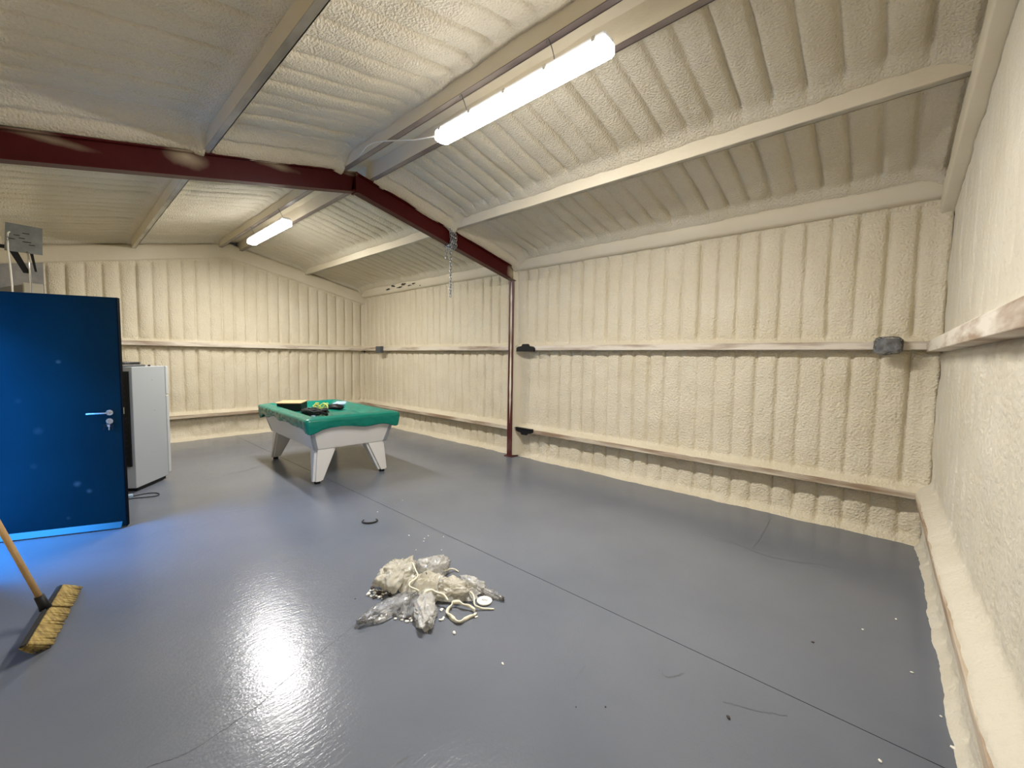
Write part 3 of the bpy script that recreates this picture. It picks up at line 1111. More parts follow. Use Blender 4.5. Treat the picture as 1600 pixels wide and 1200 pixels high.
for s in (-1, 1):
    bm = bmesh.new()
    disc(bm, (0.842, 1.061), 0.027, s * 0.0225, s * 0.034)
    add_tube(bm, [(0.842, s * 0.03, 1.061), (0.842, s * 0.07, 1.061)], 0.010, 10)
    bmesh.ops.recalc_face_normals(bm, faces=bm.faces[:])
    hd = bm_obj('door_handle', bm, M_CHROME, door)
    tube_obj('lever', spline([(0.842, s * 0.066, 1.061), (0.80, s * 0.07, 1.060), (0.72, s * 0.068, 1.058), (0.70, s * 0.066, 1.056)], 5), 0.0085, M_CHROME, hd, 10)
    bm = bmesh.new()
    disc(bm, (0.840, 0.985), 0.027, s * 0.0225, s * 0.034)
    disc(bm, (0.840, 0.985), 0.012, s * 0.034, s * 0.042)
    bmesh.ops.recalc_face_normals(bm, faces=bm.faces[:])
    lk = bm_obj('lock_rose', bm, M_CHROME, door)
box_obj('latch', (0.926, -0.008, 1.04), (0.930, 0.008, 1.10), M_CHROME, door)
for zz in (0.25, 1.05, 1.85):
    tube_obj('hinge', [(-0.008, 0.0, zz - 0.05), (-0.008, 0.0, zz + 0.05)], 0.010, M_CHROME, door, 10)
kr = Matrix.Translation((3.82, -5.40, 0)) @ Matrix.Rotation(ang, 4, 'Z')
keys = empty('key_bunch', kr @ Vector((0.838, -0.05, 0.975)), ang, 'bunch of keys hanging from the lock of the blue door', 'keys')
tube_obj('key_ring', [(0.013 * math.sin(2 * math.pi * k / 14), 0, 0.013 * math.cos(2 * math.pi * k / 14) - 0.012) for k in range(14)], 0.0015, M_CHROME, keys, 6, True)
box_obj('key_in_lock', (-0.002, -0.004, -0.006), (0.002, 0.012, 0.016), M_CHROME, keys)
for k, (dx, r) in enumerate(((-0.022, 0.28), (0.004, 0.0), (0.020, -0.25))):
    bm = bmesh.new()
    add_box(bm, (-0.004, -0.001, -0.052), (0.004, 0.001, -0.018))
    add_box(bm, (-0.011, -0.0015, -0.022), (0.011, 0.0015, -0.002))
    bm.transform(Matrix.Translation((dx, -0.003 * k, -0.016)) @ Matrix.Rotation(r, 4, 'Y'))
    bm_obj('key', bm, M_BLACK if k != 1 else M_CHROME, keys)

# ------------------------------------------------------------------ fridge
fa = math.atan2(-3.998 + 4.40, 2.533 - 3.035)       # direction back -> front
fr = empty('fridge_freezer', (3.035, -4.395, 0.0), fa, 'white two-door fridge freezer standing behind the blue door', 'fridge')
FD, FW, FH = 0.575, 0.54, 1.435                      # depth of the body, width, height
# local x: back to front, local y: to the far side (left)
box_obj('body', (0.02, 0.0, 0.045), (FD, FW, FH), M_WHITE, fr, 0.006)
box_obj('plinth', (0.06, 0.015, 0.012), (FD - 0.03, FW - 0.015, 0.05), M_BLACK, fr)
box_obj('back_panel', (-0.002, 0.03, 0.30), (0.02, FW - 0.03, FH - 0.05), M_BLACK, fr)
bm = bmesh.new()
for k in range(14):
    z = 0.42 + k * 0.062
    add_tube(bm, [(-0.014, 0.05, z), (-0.014, FW - 0.05, z)], 0.004, 5)
bm_obj('condenser_coil', bm, M_BLACK, fr)
tube_obj('compressor', [(0.11, FW * .25, 0.15), (0.11, FW * .75, 0.15)], 0.085, M_BLACK, fr, 14)
box_obj('gasket', (FD, 0.012, 0.06), (FD + 0.012, FW - 0.012, FH - 0.01), M_RUBBER, fr)
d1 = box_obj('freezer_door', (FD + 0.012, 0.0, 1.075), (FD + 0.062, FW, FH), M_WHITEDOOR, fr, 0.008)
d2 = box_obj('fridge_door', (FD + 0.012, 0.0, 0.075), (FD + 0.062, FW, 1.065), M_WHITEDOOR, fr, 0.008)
box_obj('handle', (FD + 0.062, FW - 0.08, 1.10), (FD + 0.09, FW - 0.05, 1.28), M_WHITEDOOR, d1, 0.004)
box_obj('handle', (FD + 0.062, FW - 0.08, 0.80), (FD + 0.09, FW - 0.05, 1.04), M_WHITEDOOR, d2, 0.004)
for x, y in ((0.08, 0.05), (0.08, FW - 0.05), (FD - 0.05, 0.05), (FD - 0.05, FW - 0.05)):
    tube_obj('foot', [(x, y, 0.0), (x, y, 0.02)], 0.016, M_BLACK, fr, 10)
for x, z in ((0.33, 1.27), (0.36, 0.90)):
    box_obj('dent_mark', (x, -0.0006, z), (x + 0.02, 0.002, z + 0.004), M_GREYBOX, fr)
FM = Matrix.Translation((3.035, -4.395, 0)) @ Matrix.Rotation(fa, 4, 'Z')
t = empty('tabletop_appliance', FM @ Vector((0.20, 0.24, FH)), fa, 'flat black and grey appliance lying on top of the white fridge', 'appliance')
box_obj('base', (-0.20, -0.16, 0.0), (0.17, 0.17, 0.020), M_GREYBOX, t, 0.006)
bm = bmesh.new()
add_box(bm, (-0.19, -0.15, 0.026), (0.12, 0.16, 0.052))
bmesh.ops.bevel(bm, geom=bm.edges[:], offset=0.011, segments=3, affect='EDGES')
bm_obj('lid', bm, M_BLACK, t, True)
box_obj('trim_strip', (-0.195, -0.155, 0.020), (0.15, 0.165, 0.026), M_CHROME, t)
tag(box_obj('bottle_cap', tuple(FM @ Vector((0.46, 0.10, FH)) - Vector((0.012, 0.012, 0))), tuple(FM @ Vector((0.46, 0.10, FH)) + Vector((0.012, 0.012, 0.016))), M_BLACK, None, 0.004),
    'small black cap standing on top of the white fridge', 'cap')

# power lead looped on the floor
lead = empty('power_lead', pix(220, 776), 0, 'black power lead in a loop on the floor beside the fridge', 'cable')
o0 = pix(220, 776)
pts = [pix(188, 783, .006), pix(205, 779, .006), pix(225, 777, .006), pix(243, 775, .006), pix(249, 772, .006), pix(243, 770, .006), pix(228, 771, .006), pix(213, 774, .006), pix(200, 777, .006), pix(190, 779, .006)]
tube_obj('lead', [p - o0 for p in spline(pts, 8)], 0.005, M_RUBBER, lead, 8)
pp = pix(203, 777, 0.0) - o0
box_obj('plug', (pp.x - 0.025, pp.y - 0.03, 0.0), (pp.x + 0.025, pp.y + 0.025, 0.03), M_LBLUE, lead, 0.006)

# ------------------------------------------------------------------ pool table
TA = math.radians(-3.0)
TC = (3.30, -2.345, 0.0)
tab = empty('pool_table', TC, TA, 'white pool table on tapered legs under a green cover', 'pool table')
HX, HY = 1.0, 0.575             # half length (x), half width (y) at the rail
ZB, ZT = 0.43, 0.825


def taper_box(bm, x0, y0, z0, x1, y1, z1):
    add_hexa(bm, [(-x0, -y0, z0), (x0, -y0, z0), (x0, y0, z0), (-x0, y0, z0), (-x1, -y1, z1), (x1, -y1, z1), (x1, y1, z1), (-x1, y1, z1)])


bm = bmesh.new()
taper_box(bm, HX - 0.105, HY - 0.105, ZB, HX - 0.02, HY - 0.02, 0.726)
bmesh.ops.bevel(bm, geom=bm.edges[:], offset=0.006, segments=2, affect='EDGES')
bm_obj('cabinet', bm, M_LAM, tab)
bm = bmesh.new()
for lo, hi in (((-HX, -HY, 0.770), (HX, -HY + 0.11, ZT - 0.012)), ((-HX, HY - 0.11, 0.770), (HX, HY, ZT - 0.012)),
               ((-HX, -HY + 0.11, 0.770), (-HX + 0.11, HY - 0.11, ZT - 0.012)), ((HX - 0.11, -HY + 0.11, 0.770), (HX, HY - 0.11, ZT - 0.012))):
    add_box(bm, (lo[0], lo[1], 0.722), hi)
bm_obj('rail', bm, M_LAM, tab)
box_obj('bed', (-HX + 0.10, -HY + 0.10, 0.70), (HX - 0.10, HY - 0.10, 0.730), M_GREEN, tab)
for sx in (-1, 1):
    for sy in (-1, 1):
        # silver corner strip following the taper
        bm = bmesh.new()
        a, b = (HX - 0.105) * sx, (HY - 0.105) * sy
        c, d = (HX - 0.022) * sx, (HY - 0.022) * sy
        e, g = 0.004 * sx, 0.004 * sy
        w = 0.045
        for (ww, vv) in (((w * sx, 0.0), (0, 1)), ((0.0, w * sy), (1, 0))):
            p = [(a + e, b + g, ZB - 0.002), (a + e - ww[0], b + g - ww[1], ZB - 0.002), (c + e - ww[0], d + g - ww[1], 0.726), (c + e, d + g, 0.726)]
            q = [(x - (0.006 * sx if vv[0] else 0), y - (0.006 * sy if vv[1] else 0), z) for x, y, z in p]
            add_hexa(bm, [Vector(k) for k in (p[0], p[1], q[1], q[0], p[3], p[2], q[2], q[3])])
        bmesh.ops.recalc_face_normals(bm, faces=bm.faces[:])
        bm_obj('corner_strip', bm, M_SILVER, tab)
        # leg: blade along the end panel, wide above, narrow below, outer edge near vertical
        bm = bmesh.new()
        X1, Y1 = (HX - 0.115) * sx, (HY - 0.115) * sy
        tx, ty, bx_, by_ = 0.20, 0.27, 0.10, 0.125
        P = [(X1 + 0.02 * sx, Y1 + 0.035 * sy), (X1 + (0.02 - bx_) * sx, Y1 + 0.035 * sy), (X1 + (0.02 - bx_) * sx, Y1 + (0.035 - by_) * sy), (X1 + 0.02 * sx, Y1 + (0.035 - by_) * sy)]
        Q = [(X1, Y1), (X1 - tx * sx, Y1), (X1 - tx * sx, Y1 - ty * sy), (X1, Y1 - ty * sy)]
        add_hexa(bm, [Vector((x, y, 0.035)) for x, y in P] + [Vector((x, y, ZB + 0.01)) for x, y in Q])
        bmesh.ops.recalc_face_normals(bm, faces=bm.faces[:])
        vert_e = [ed for ed in bm.edges if abs(ed.verts[0].co.z - ed.verts[1].co.z) > 0.2]
        bmesh.ops.bevel(bm, geom=vert_e, offset=0.028, segments=4, affect='EDGES')
        lg = bm_obj('leg', bm, M_LAM, tab)
        cxl = sum(p[0] for p in P) / 4
        cyl = sum(p[1] for p in P) / 4
        tube_obj('levelling_foot', [(cxl, cyl, 0.0), (cxl, cyl, 0.012), (cxl, cyl, 0.036)], 0.036, M_BLACK, lg, 14)

# fitted green cover: grid draped over the rail, sagging bed, gathered hem
n1, n2 = 150, 96


def cover_point(a, b):
    """a, b in -1..1 over the unrolled cloth; beyond the rail it falls"""
    SK = 0.23
    x = a * (HX + SK)
    y = b * (HY + SK)
    ex = max(0, abs(x) - HX)
    ey = max(0, abs(y) - HY)
    cx_, cy_ = min(abs(x), HX), min(abs(y), HY)
    inn = min(HX - cx_, HY - cy_)
    z = ZT + 0.004
    # sagging bed inside the rail
    bed = float(sm(np.array((inn - 0.10) / 0.09)))
    wr = 0.010 * mnoise.noise(Vector((x * 3.1 + y * 2.4, y * 2.2 - x, 1.3))) + 0.012 * abs(mnoise.noise(Vector((x * 1.7 + y * 4.2, y * 3.5, 7.7))))
    z += bed * (-0.062 + 1.8 * wr) + (1 - bed) * 0.004 * mnoise.noise(Vector((x * 6, y * 6, 2)))
    z += 0.020 * math.exp(-((inn - 0.055) / 0.05) ** 2)
    e = min(math.hypot(ex, ey), SK)
    if ex > 0 or ey > 0:
        ex, ey = ex * e / math.hypot(ex, ey), ey * e / math.hypot(ex, ey)
    hem = 0.50 + 0.30 * mnoise.noise(Vector((x * 2.6, y * 2.6, 4.4))) + 0.42 * math.exp(-(((HX - cx_) + (HY - cy_)) / 0.13) ** 2)
    along = x if ey > ex else y
    gather = 0.006 * mnoise.noise(Vector((x * 14, y * 14, 0))) + 0.008 * mnoise.noise(Vector((x * 5, y * 5, 3)))
    sxg = math.copysign(1, x)
    syg = math.copysign(1, y)
    r = 0.030
    if e > 0:
        th = min(e / r, math.pi / 2)
        outw = 0.012 + r * math.sin(th) + gather * min(1, e / 0.05)
        down = r * (1 - math.cos(th)) + max(0, e - r * math.pi / 2) * hem
        tuck = 0.022 * (max(0, e - 0.05) / 0.18) ** 1.3
        outw -= tuck
        px_ = cx_ + outw * ex / e
        py_ = cy_ + outw * ey / e
        z -= down
    else:
        px_, py_ = cx_, cy_
    return Vector((sxg * px_, syg * py_, z))


def warp(t, h, sk):
    # put more samples at the falling edge
    return t


bm = bmesh.new()
grid = [[bm.verts.new(cover_point(-1 + 2 * i / (n1 - 1), -1 + 2 * j / (n2 - 1))) for j in range(n2)] for i in range(n1)]
for i in range(n1 - 1):
    for j in range(n2 - 1):
        bm.faces.new((grid[i][j], grid[i + 1][j], grid[i + 1][j + 1], grid[i][j + 1]))
cov = bm_obj('table_cover', bm, M_GREEN, None, True)
cov.location = TC
cov.rotation_euler = (0, 0, TA)
md = cov.modifiers.new('thick', 'SOLIDIFY')
md.thickness = 0.003
md.offset = 1
tag(cov, 'green vinyl cover pulled over the pool table', 'cover')

TM = Matrix.Translation(TC) @ Matrix.Rotation(TA, 4, 'Z')
TI = TM.inverted()
ZC = ZT - 0.050


def on_cover(px, py, z=ZT):
    q = TI @ pix(px, py, z)
    return q


# black case with tan board on top
q = on_cover(446, 638)
q.y = max(q.y, -HY + 0.29)
q.x = max(q.x - 0.16, -HX + 0.30)
cs = empty('black_case', TM @ Vector((q.x, q.y, ZC)), TA + 0.95, 'black box with a tan board lid on the green pool table cover', 'box')
box_obj('body', (-0.165, -0.14, 0.0), (0.165, 0.14, 0.112), M_BLACK, cs, 0.004)
bm = bmesh.new()
add_box(bm, (-0.185, -0.15, 0.114), (0.168, 0.17, 0.124))
bm.transform(Matrix.Rotation(0.03, 4, 'X'))
bm_obj('lid', bm, M_TAN, cs)
box_obj('latch', (0.155, -0.03, 0.02), (0.161, 0.02, 0.045), M_PINK, cs)

# heap of cables
random.seed(21)


def coil(name, label, c, rad, turns, m, rt, flat, seed, zlift=0.0, cat='cable', plug=None):
    random.seed(seed)
    pts = []
    N = int(turns * 9)
    for k in range(N):
        a = 2 * math.pi * k / 9
        rr = rad * random.uniform(0.55, 1.05)
        pts.append((rr * math.cos(a) * 1.0, rr * math.sin(a) * 0.75, rt + zlift + random.uniform(0, flat)))
    e = empty(name, c, 0.4, label, cat)
    tube_obj('cable_coil', spline(pts, 4), rt, m, e, 6)
    if plug:
        box_obj('plug', (plug[0] - 0.022, plug[1] - 0.018, 0.0 + plug[2]), (plug[0] + 0.022, plug[1] + 0.018, 0.032 + plug[2]), plug[3], e, 0.006)
    return e


q = on_cover(492, 645)
coil('cable_heap', 'tangled heap of black cables on the green pool table cover', TM @ Vector((q.x, q.y, ZC + 0.004)), 0.19, 13, M_RUBBER, 0.009, 0.09, 5, plug=(0.10, -0.13, 0.0, M_LBLUE))
q = on_cover(500, 641)
coil('yellow_cable', 'yellow-green cable coiled on top of the black cables', TM @ Vector((q.x, q.y, ZC + 0.004)), 0.13, 5, M_YELLOW, 0.006, 0.11, 8, 0.03, plug=(-0.02, -0.03, 0.125, M_YELLOW))
q = on_cover(476, 646)
hb = empty('flat_tool', TM @ Vector((q.x, q.y, ZC)), 0.5, 'dark flat tool with pinkish grip lying beside the black cables', 'tool')
bm = bmesh.new()
add_box(bm, (-0.12, -0.05, 0.0), (0.12, 0.05, 0.035))
bmesh.ops.bevel(bm, geom=bm.edges[:], offset=0.014, segments=3, affect='EDGES')
bm_obj('body', bm, M_BLACK, hb, True)
tube_obj('grip', [(-0.10, -0.065, 0.02), (-0.02, -0.07, 0.022), (0.08, -0.06, 0.02)], 0.017, M_PINK, hb, 10, taper=[0.7, 1, 0.8])
q = on_cover(508, 648)
hb = empty('hand_tool', TM @ Vector((q.x, q.y, ZC)), 1.9, 'small black tool with pink handle beside the cable heap', 'tool')
tube_obj('handle', [(-0.07, 0, 0.018), (0.0, 0.005, 0.02), (0.06, 0, 0.018)], 0.015, M_PINK, hb, 10, taper=[0.8, 1, 0.7])
tube_obj('head', [(0.05, 0, 0.018), (0.12, 0, 0.02), (0.15, 0.02, 0.018)], 0.017, M_BLACK, hb, 10, taper=[0.7, 1, 0.6])
# cloth and black glove-like things at the far end
def crumple(name, c, sx, sy, sz, seed, m, label, cat, sub=3, rz=0.0, amp=0.35, parent=None, clipz=0.0, group=None, freq=2.0, rough=2.2):
    bm = bmesh.new()
    bmesh.ops.create_icosphere(bm, subdivisions=sub, radius=1)
    off = Vector((seed * 3.17, seed * 1.31, seed * 2.23))
    for v in bm.verts:
        d = v.co.normalized()
        n_ = mnoise.ridged_multi_fractal(d * freq + off, 0.9, rough, 4, 1.0, 2.0) - 1.1
        f_ = mnoise.fractal(d * 1.3 + off, 1.0, 2.0, 3)
        k = 1 + amp * 0.45 * n_ + amp * 0.9 * f_
        p = Vector((d.x * sx, d.y * sy, d.z * sz)) * k
        p.z += sz * 0.62
        if p.z < clipz:
            p.z = clipz + 0.002 * (1 + mnoise.noise(d * 6))
            p.x *= 1.05
            p.y *= 1.05
        v.co = p
    o = bm_obj(name, bm, m, parent, True)
    o.location = c
    o.rotation_euler = (0, 0, rz)
    return tag(o, label, cat, group)


q = on_cover(534, 630)
crumple('rag', TM @ Vector((q.x, q.y, ZC)), 0.16, 0.10, 0.05, 4, M_LBLUE, 'pale blue rag lying on the green cover', 'rag', rz=0.6)
q = on_cover(524, 634)
crumple('work_glove', TM @ Vector((q.x, q.y, ZC)), 0.13, 0.09, 0.045, 9, M_BLACK, 'large crumpled black glove touching the pale blue rag', 'glove', rz=0.2)
q = on_cover(545, 631)
crumple('work_glove', TM @ Vector((q.x, q.y, ZC)), 0.05, 0.04, 0.035, 12, M_BLACK, 'small black lump beside the pale blue rag', 'glove')
q = on_cover(511, 634)
tag(box_obj('tape_roll', tuple(TM @ Vector((q.x, q.y, ZC)) - Vector((0.03, 0.02, 0))), tuple(TM @ Vector((q.x, q.y, ZC)) + Vector((0.03, 0.02, 0.03))), M_CABLE_W, None, 0.006),
    'small white block between the cables and the black glove', 'block')

# ------------------------------------------------------------------ broom
br = empty('broom', pix(80, 968), 0, 'push broom with wooden handle and tan bristles leaning by the open door', 'broom')
b0 = pix(80, 968)
F0, F1 = Vector((5.36, -4.915, 0.004)), Vector((6.03, -5.045, 0.004))
B0, B1 = Vector((5.475, -4.975, 0.095)), Vector((6.125, -5.102, 0.095))
ax = (B1 - B0).normalized()
dn = ((F0 - B0) + (F1 - B1)).normalized()
nrm = ax.cross(dn).normalized()
if nrm.z < 0:
    nrm = -nrm
bm = bmesh.new()
th = 0.014
c = [B0 + ax * -0.01 - dn * 0.045, B1 + ax * 0.01 - dn * 0.045, B1 + ax * 0.01 - dn * 0.020, B0 + ax * -0.01 - dn * 0.020]
add_hexa(bm, [p - nrm * th - b0 for p in c] + [p + nrm * th - b0 for p in c])
bmesh.ops.recalc_face_normals(bm, faces=bm.faces[:])
bmesh.ops.bevel(bm, geom=bm.edges[:], offset=0.006, segments=2, affect='EDGES')
bm_obj('head', bm, M_RUBBER, br)
random.seed(5)
bm = bmesh.new()
for r_ in range(5):
    for k in range(64):
        t_ = (k + random.uniform(-.3, .3)) / 63
        t_ = min(max(t_, 0), 1)
        s_ = (r_ - 2) / 2
        a = B0.lerp(B1, t_) + nrm * s_ * 0.014 - dn * 0.025
        g_ = 0.5 < abs(t_ - 0.62) * 20
        e = F0.lerp(F1, t_) + nrm * s_ * 0.030 + ax * random.uniform(-0.012, 0.012) + dn * random.uniform(-0.015, 0.0)
        if s_ < 0:
            e += dn * s_ * 0.03
        e.z = max(e.z, 0.003)
        if abs(t_ - 0.42) < 0.012:
            continue
        add_tube(bm, [a - b0, a.lerp(e, .55) - b0, e - b0], 0.0068, 5, taper=[0.9, 1.15, 0.8])
bmesh.ops.recalc_face_normals(bm, faces=bm.faces[:])
tag(bm_obj('bristles', bm, M_BRISTLE, br, True), kind='stuff')
S0 = B0.lerp(B1, 0.42) - dn * 0.035
TOP = Vector((5.70, -5.385, 1.32))
hdir = (TOP - S0).normalized()
tube_obj('socket', [S0 - b0, S0 + hdir * 0.03 - b0, S0 + hdir * 0.085 - b0], 0.021, M_BLACK, br, 12, taper=[1.3, 1.1, 1.0])
tube_obj('handle', [S0 + hdir * 0.05 - b0, S0 + hdir * 0.6 - b0, TOP - b0], 0.0145, M_WOOD, br, 12)

# ------------------------------------------------------------------ pile of plastic bags and foam scraps
def bag(a, b, wy, h, seed, m, label, amp=0.5, folds=3.2):
    """crumpled film bag lying from pixel a to pixel b on the floor; wy half width, h height"""
    A, B = pix(*a), pix(*b)
    c = (A + B) / 2
    sx = (A - B).length / 2
    rz = math.atan2(B.y - A.y, B.x - A.x)
    bm = bmesh.new()
    bmesh.ops.create_icosphere(bm, subdivisions=5, radius=1)
    random.seed(seed)
    off = Vector((seed * 3.17, seed * 1.31, seed * 2.23))
    for v in bm.verts:
        d = v.co.normalized()
        wob = Vector((mnoise.noise(d * 2.2 + off), mnoise.noise(d * 2.2 - off), mnoise.noise(d * 2.2 + off * 2))) * 0.5
        q = d + wob
        lengthwise = 1 - abs(mnoise.noise(Vector((q.x * 0.9, q.y * 4.2, q.z * 4.2)) + off)) * 2.4      # sharp pleats running to the neck
        cross = 1 - abs(mnoise.noise(Vector((q.x * 4.5, q.y * 1.6, q.z * 1.6)) - off)) * 2.4
        fine = 1 - abs(mnoise.noise(q * 9 + off)) * 2.2
        k = 0.80 + amp * 0.75 * mnoise.fractal(d * 1.3 + off, 1.0, 2.0, 2) + amp * 0.24 * lengthwise + amp * 0.16 * cross + amp * 0.08 * fine
        taper = 1.0 - 0.35 * (d.x * 0.5 + 0.5)           # gathered toward the b end
        p = Vector((d.x * sx * 1.15, d.y * wy * taper, d.z * h * taper)) * k
        p.z += h * 0.50
        if p.z < 0.002:
            p.z = 0.002 + 0.003 * abs(mnoise.noise(d * 9 + off))
        v.co = p
    o = bm_obj('plastic_bag', bm, m, None, True)
    o.location = (c.x, c.y, 0)
    o.rotation_euler = (0, 0, rz)
    return tag(o, label, 'plastic bag', 'plastic bags in the scrap pile')


bag((600, 930), (640, 893), 0.12, 0.125, 1, M_BAGCREAM, 'tall cream-stained plastic bag beside the white flake cluster')
bag((655, 908), (700, 895), 0.095, 0.12, 2, M_BAGWHITE, 'milky bulging plastic bag beside the tall cream bag in the pile')
bag((640, 922), (684, 920), 0.085, 0.085, 3, M_BAGCREAM, 'cream-stained plastic bag in the middle of the scrap pile')
bag((680, 935), (735, 930), 0.10, 0.095, 4, M_BAGCREAM, 'crinkled cream plastic bag beside the looped foam ribbon')
bag((722, 914), (762, 930), 0.06, 0.06, 5, M_BAGWHITE, 'flat milky plastic bag next to the white printed disc')
bag((652, 935), (568, 978), 0.085, 0.06, 6, M_BAGCLEAR, 'long clear plastic bag stretched out over the floor')
bag((662, 940), (666, 992), 0.085, 0.075, 7, M_BAGWHITE, 'pointed milky plastic bag sticking out beside the long clear bag')
bag((752, 925), (784, 938), 0.045, 0.03, 8, M_BAGCLEAR, 'small clear plastic scrap at the tip of the pile')


def film(px, py, rx, ry, mound, seed, m, label, rz=0.0, fold=0.05):
    """a crumpled open sheet of film heaped on the pile"""
    c = pix(px, py)
    off = Vector((seed * 2.7, seed * 1.9, seed))
    NR, NA = 40, 120
    random.seed(seed)
    bm = bmesh.new()
    rows = []
    for i in range(NR + 1):
        row = []
        for j in range(NA):
            a = 2 * math.pi * j / NA
            d = Vector((math.cos(a), math.sin(a), 0))
            lim = 1 + 0.35 * mnoise.noise(d * 1.3 + off) + 0.18 * mnoise.noise(d * 4 + off)
            t = i / NR
            x, y = d.x * rx * t * lim, d.y * ry * t * lim
            q = Vector((x, y, 0)) * 11 + off
            wv = Vector((mnoise.noise(q * 0.35), mnoise.noise(q * 0.35 + Vector((5, 5, 5))), 0)) * 1.2
            g = q + wv
            rid = 1 - 2.4 * abs(mnoise.noise(Vector((g.x * 0.35, g.y * 1.5, seed))))
            rid2 = 1 - 2.4 * abs(mnoise.noise(Vector((g.x * 1.6, g.y * 0.5, seed + 7))))
            fine = 1 - 2.4 * abs(mnoise.noise(g * 3.2))
            z = mound * (1 - t ** 2.2) * (0.8 + 0.5 * mnoise.noise(q * 0.3)) + fold * (0.55 * rid + 0.45 * rid2 + 0.18 * fine) * (1 - 0.6 * t)
            row.append(bm.verts.new((x + 0.012 * mnoise.noise(q * 2), y + 0.012 * mnoise.noise(q * 2 + Vector((9, 0, 0))), max(0.003, z))))
        rows.append(row)
    for i in range(NR):
        for j in range(NA):
            k = (j + 1) % NA
            if i == 0:
                if j:
                    continue
            bm.faces.new((rows[i][j], rows[i + 1][j], rows[i + 1][k], rows[i][k])) if i else None
    bmesh.ops.recalc_face_normals(bm, faces=bm.faces[:])
    o = bm_obj('film_sheet', bm, m, None, True)
    o.location = (c.x, c.y, 0)
    o.rotation_euler = (0, 0, rz)
    return tag(o, label, 'plastic film')


film(665, 922, 0.20, 0.15, 0.085, 3, M_BAGCREAM, 'crumpled cream film heaped over the middle of the scrap pile', 0.8)
film(715, 930, 0.16, 0.13, 0.075, 5, M_BAGWHITE, 'crumpled milky film spread between the looped ribbon and the printed disc', 0.5)
film(622, 906, 0.13, 0.14, 0.12, 8, M_BAGWHITE, 'crumpled milky film hanging over the tall cream bag', 0.2)
film(640, 948, 0.14, 0.10, 0.045, 11, M_BAGCLEAR, 'crumpled clear film between the long clear bag and the pointed bag', 2.2, 0.04)


def ribbon(name, pts, w, m, label, cat='foam strip', thick=0.004):
    """a soft strip following pixel points (x, y, z)"""
    P = [pix(a, b, c) for a, b, c in pts]
    o0 = P[0].copy()
    o0.z = 0
    sp = spline(P, 7)
    bm = bmesh.new()
    prev = None
    for i, p in enumerate(sp):
        d = (sp[min(i + 1, len(sp) - 1)] - sp[max(i - 1, 0)]).normalized()
        s = d.cross(Vector((0, 0, 1))).normalized()
        ta = w * (0.5 + 0.5 * math.sin(math.pi * min(1, max(0.1, i / (len(sp) - 1)))))
        up = Vector((0, 0, 1)) * 0.7 + s * 0.5 * math.sin(i * 0.5)
        up.normalize()
        sd = d.cross(up).normalized()
        q = [p + sd * thick - o0, p + up * ta + sd * thick - o0, p + up * ta - sd * thick - o0, p - sd * thick - o0]
        vs = [bm.verts.new(v) for v in q]
        if prev:
            for k in range(4):
                bm.faces.new((prev[k], prev[(k + 1) % 4], vs[(k + 1) % 4], vs[k]))
        else:
            bm.faces.new(vs)
        prev = vs
    bm.faces.new(prev[::-1])
    bmesh.ops.recalc_face_normals(bm, faces=bm.faces[:])
    o = bm_obj(name, bm, m, None, True)
    o.location = o0
    return tag(o, label, cat)


ribbon('foam_ribbon', [(742, 956, .01), (730, 948, .02), (716, 944, .025), (704, 947, .012), (701, 960, .004), (706, 970, .004), (720, 973, .004), (735, 966, .004), (744, 960, .004)], 0.028, M_RIBBON,
       'cream foam ribbon curled into an open loop on the floor')
ribbon('foam_ribbon', [(694, 893, .05), (703, 890, .03), (712, 891, .006), (716, 894, .004)], 0.010, M_RIBBON, 'thin cream ribbon tail poking out by the bulging milky bag')
ribbon('foam_ribbon', [(728, 918, .06), (738, 930, .05), (742, 945, .03), (752, 952, .008), (772, 952, .004)], 0.014, M_RIBBON, 'cream ribbon hanging down beside the white printed disc')
ribbon('foam_ribbon', [(700, 940, .05), (690, 930, .07), (672, 925, .08), (660, 932, .07), (655, 945, .04)], 0.02, M_RIBBON, 'short cream ribbon lying over the middle bags')
ribbon('foam_ribbon', [(645, 880, .13), (652, 900, .11), (640, 915, .10), (655, 925, .08)], 0.016, M_RIBBON, 'cream ribbon draped over the tall cream bag')

# printed white disc (lid) lying in the pile
c = pix(757, 938, 0.012)
dz = empty('printed_disc', (c.x, c.y, 0.0), 0.5, 'white round plastic lid with a small grey print in the pile', 'lid')
bm = bmesh.new()
add_tube(bm, [(0, 0, 0.004), (0, 0, 0.008), (0, 0, 0.012), (0, 0, 0.014)], 0.050, 28, taper=[0.97, 1, 1, 0.96])
bmesh.ops.recalc_face_normals(bm, faces=bm.faces[:])
bm_obj('disc', bm, M_FLAKE, dz)
for k in range(4):
    box_obj('print_bar', (-0.018 + k * 0.010, -0.010, 0.014), (-0.012 + k * 0.010, 0.012, 0.0146), M_BADGE, dz)

# loose flakes
random.seed(12)


def flake_mesh(seed, m):
    bm = bmesh.new()
    bmesh.ops.create_icosphere(bm, subdivisions=1, radius=1)
    for v in bm.verts:
        v.co *= 1 + 0.35 * mnoise.noise(v.co * 1.7 + Vector((seed * 5, 0, 0)))
        v.co.z *= 0.5
    lo = min(v.co.z for v in bm.verts)
    for v in bm.verts:
        v.co.z -= lo
    me = bpy.data.meshes.new('foam_flake')
    bm.to_mesh(me)
    bm.free()
    me.materials.append(m)
    return me


FL = [flake_mesh(k, M_FLAKE) for k in range(5)]
DB = [flake_mesh(k + 9, M_DIRT) for k in range(3)]


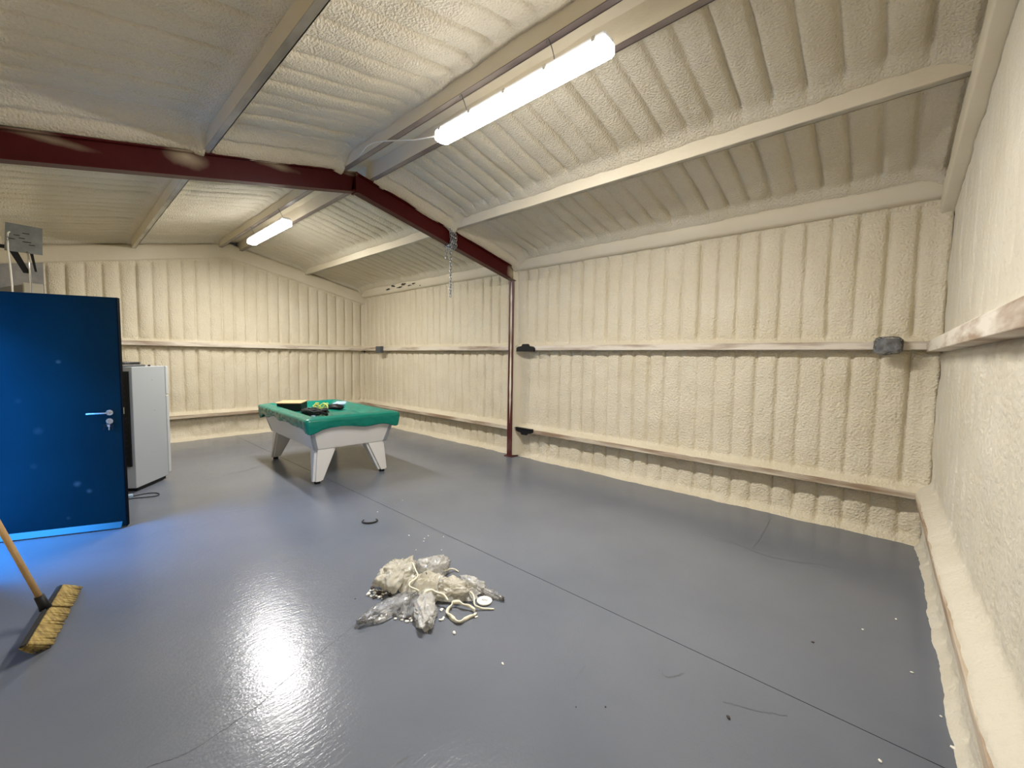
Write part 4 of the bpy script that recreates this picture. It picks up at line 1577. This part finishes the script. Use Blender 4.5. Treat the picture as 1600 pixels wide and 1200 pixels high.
def flake(px, py, s, me, label, group, name='foam_flake', cat='flake', z=0.0):
    c = pix(px, py, z)
    o = bpy.data.objects.new(name, me)
    COL.objects.link(o)
    o.location = (c.x, c.y, z)
    o.scale = (s, s * random.uniform(.6, 1), s * random.uniform(.7, 1))
    o.rotation_euler = (0, 0, random.uniform(0, 6))
    tag(o, label, cat, group)


for k in range(34):
    a, r_ = random.uniform(0, 6.28), random.uniform(0, 1) ** .6
    flake(588 + 17 * r_ * math.cos(a), 930 + 8 * r_ * math.sin(a), random.uniform(.008, .014), random.choice(FL),
          'white foam flake in the cluster at the end of the pile beside dark debris', 'white flakes clustered at the pile end', z=random.choice((0, 0, .008)))
for k in range(9):
    a, r_ = random.uniform(0, 6.28), random.uniform(0, 1)
    flake(592 + 20 * r_ * math.cos(a), 927 + 9 * r_ * math.sin(a), random.uniform(.012, .022), random.choice(DB),
          'dark debris crumb among the white flakes at the pile end', 'dark crumbs in the scrap pile', 'debris_crumb', 'debris')
for x, y in ((622, 921), (632, 917), (625, 956), (638, 966), (645, 948), (640, 938)):
    flake(x, y, random.uniform(.016, .026), random.choice(DB), 'dark debris crumb tucked under the clear bag', 'dark crumbs under the clear bag', 'debris_crumb', 'debris')
for x, y in ((618, 968), (628, 969), (636, 972), (640, 967), (643, 971), (626, 964), (690, 954), (693, 966), (688, 970), (691, 969), (744, 965), (742, 960), (710, 990), (630, 958), (646, 934),
             (652, 936), (626, 918), (630, 922), (636, 914), (622, 915)):
    flake(x, y, random.uniform(.009, .015), random.choice(FL), 'white foam flake on the floor close around the plastic bags', 'white flakes around the bags')
for x, y in ((663, 842), (669, 838), (662, 846), (693, 839), (650, 860), (639, 837), (629, 782), (785, 1037), (786, 1039), (1400, 968), (1425, 1052), (1348, 984), (1495, 1146), (1470, 1120), (1490, 1170), (1375, 1190), (590, 800), (690, 860)):
    if x < 1480:
        flake(x, y, random.uniform(.006, .010), random.choice(FL), 'stray white foam flake lying alone on the grey floor', 'stray flakes on the floor')
    else:
        flake(x, y, 0.011, random.choice(FL), 'stray white foam flake on the floor at the foot of the end wall', 'stray flakes by the gable')
for x, y, s in ((1138, 1122, 0.012), (900, 1105, 0.005), (946, 1105, 0.005), (1270, 1004, .008), (555, 936, 0.006)):
    flake(x, y, s, random.choice(DB), 'tiny dark crumb lying alone on the grey floor', 'stray dark crumbs', 'debris_crumb', 'debris')

# C-shaped offcut on the floor
c = pix(578, 815)
pts = [(0.07 * math.cos(a), 0.055 * math.sin(a), 0.009) for a in [math.radians(150 + k * 11) for k in range(24)]]
cr = tube_obj('rubber_ring_offcut', pts, 0.009, M_RUBBER, None, 8, taper=[0.5 + 0.5 * math.sin(math.pi * k / 23) for k in range(24)])
cr.location = (c.x, c.y, 0)
cr.rotation_euler = (0, 0, 0.9)
tag(cr, 'dark C-shaped rubber offcut on the grey floor', 'offcut')
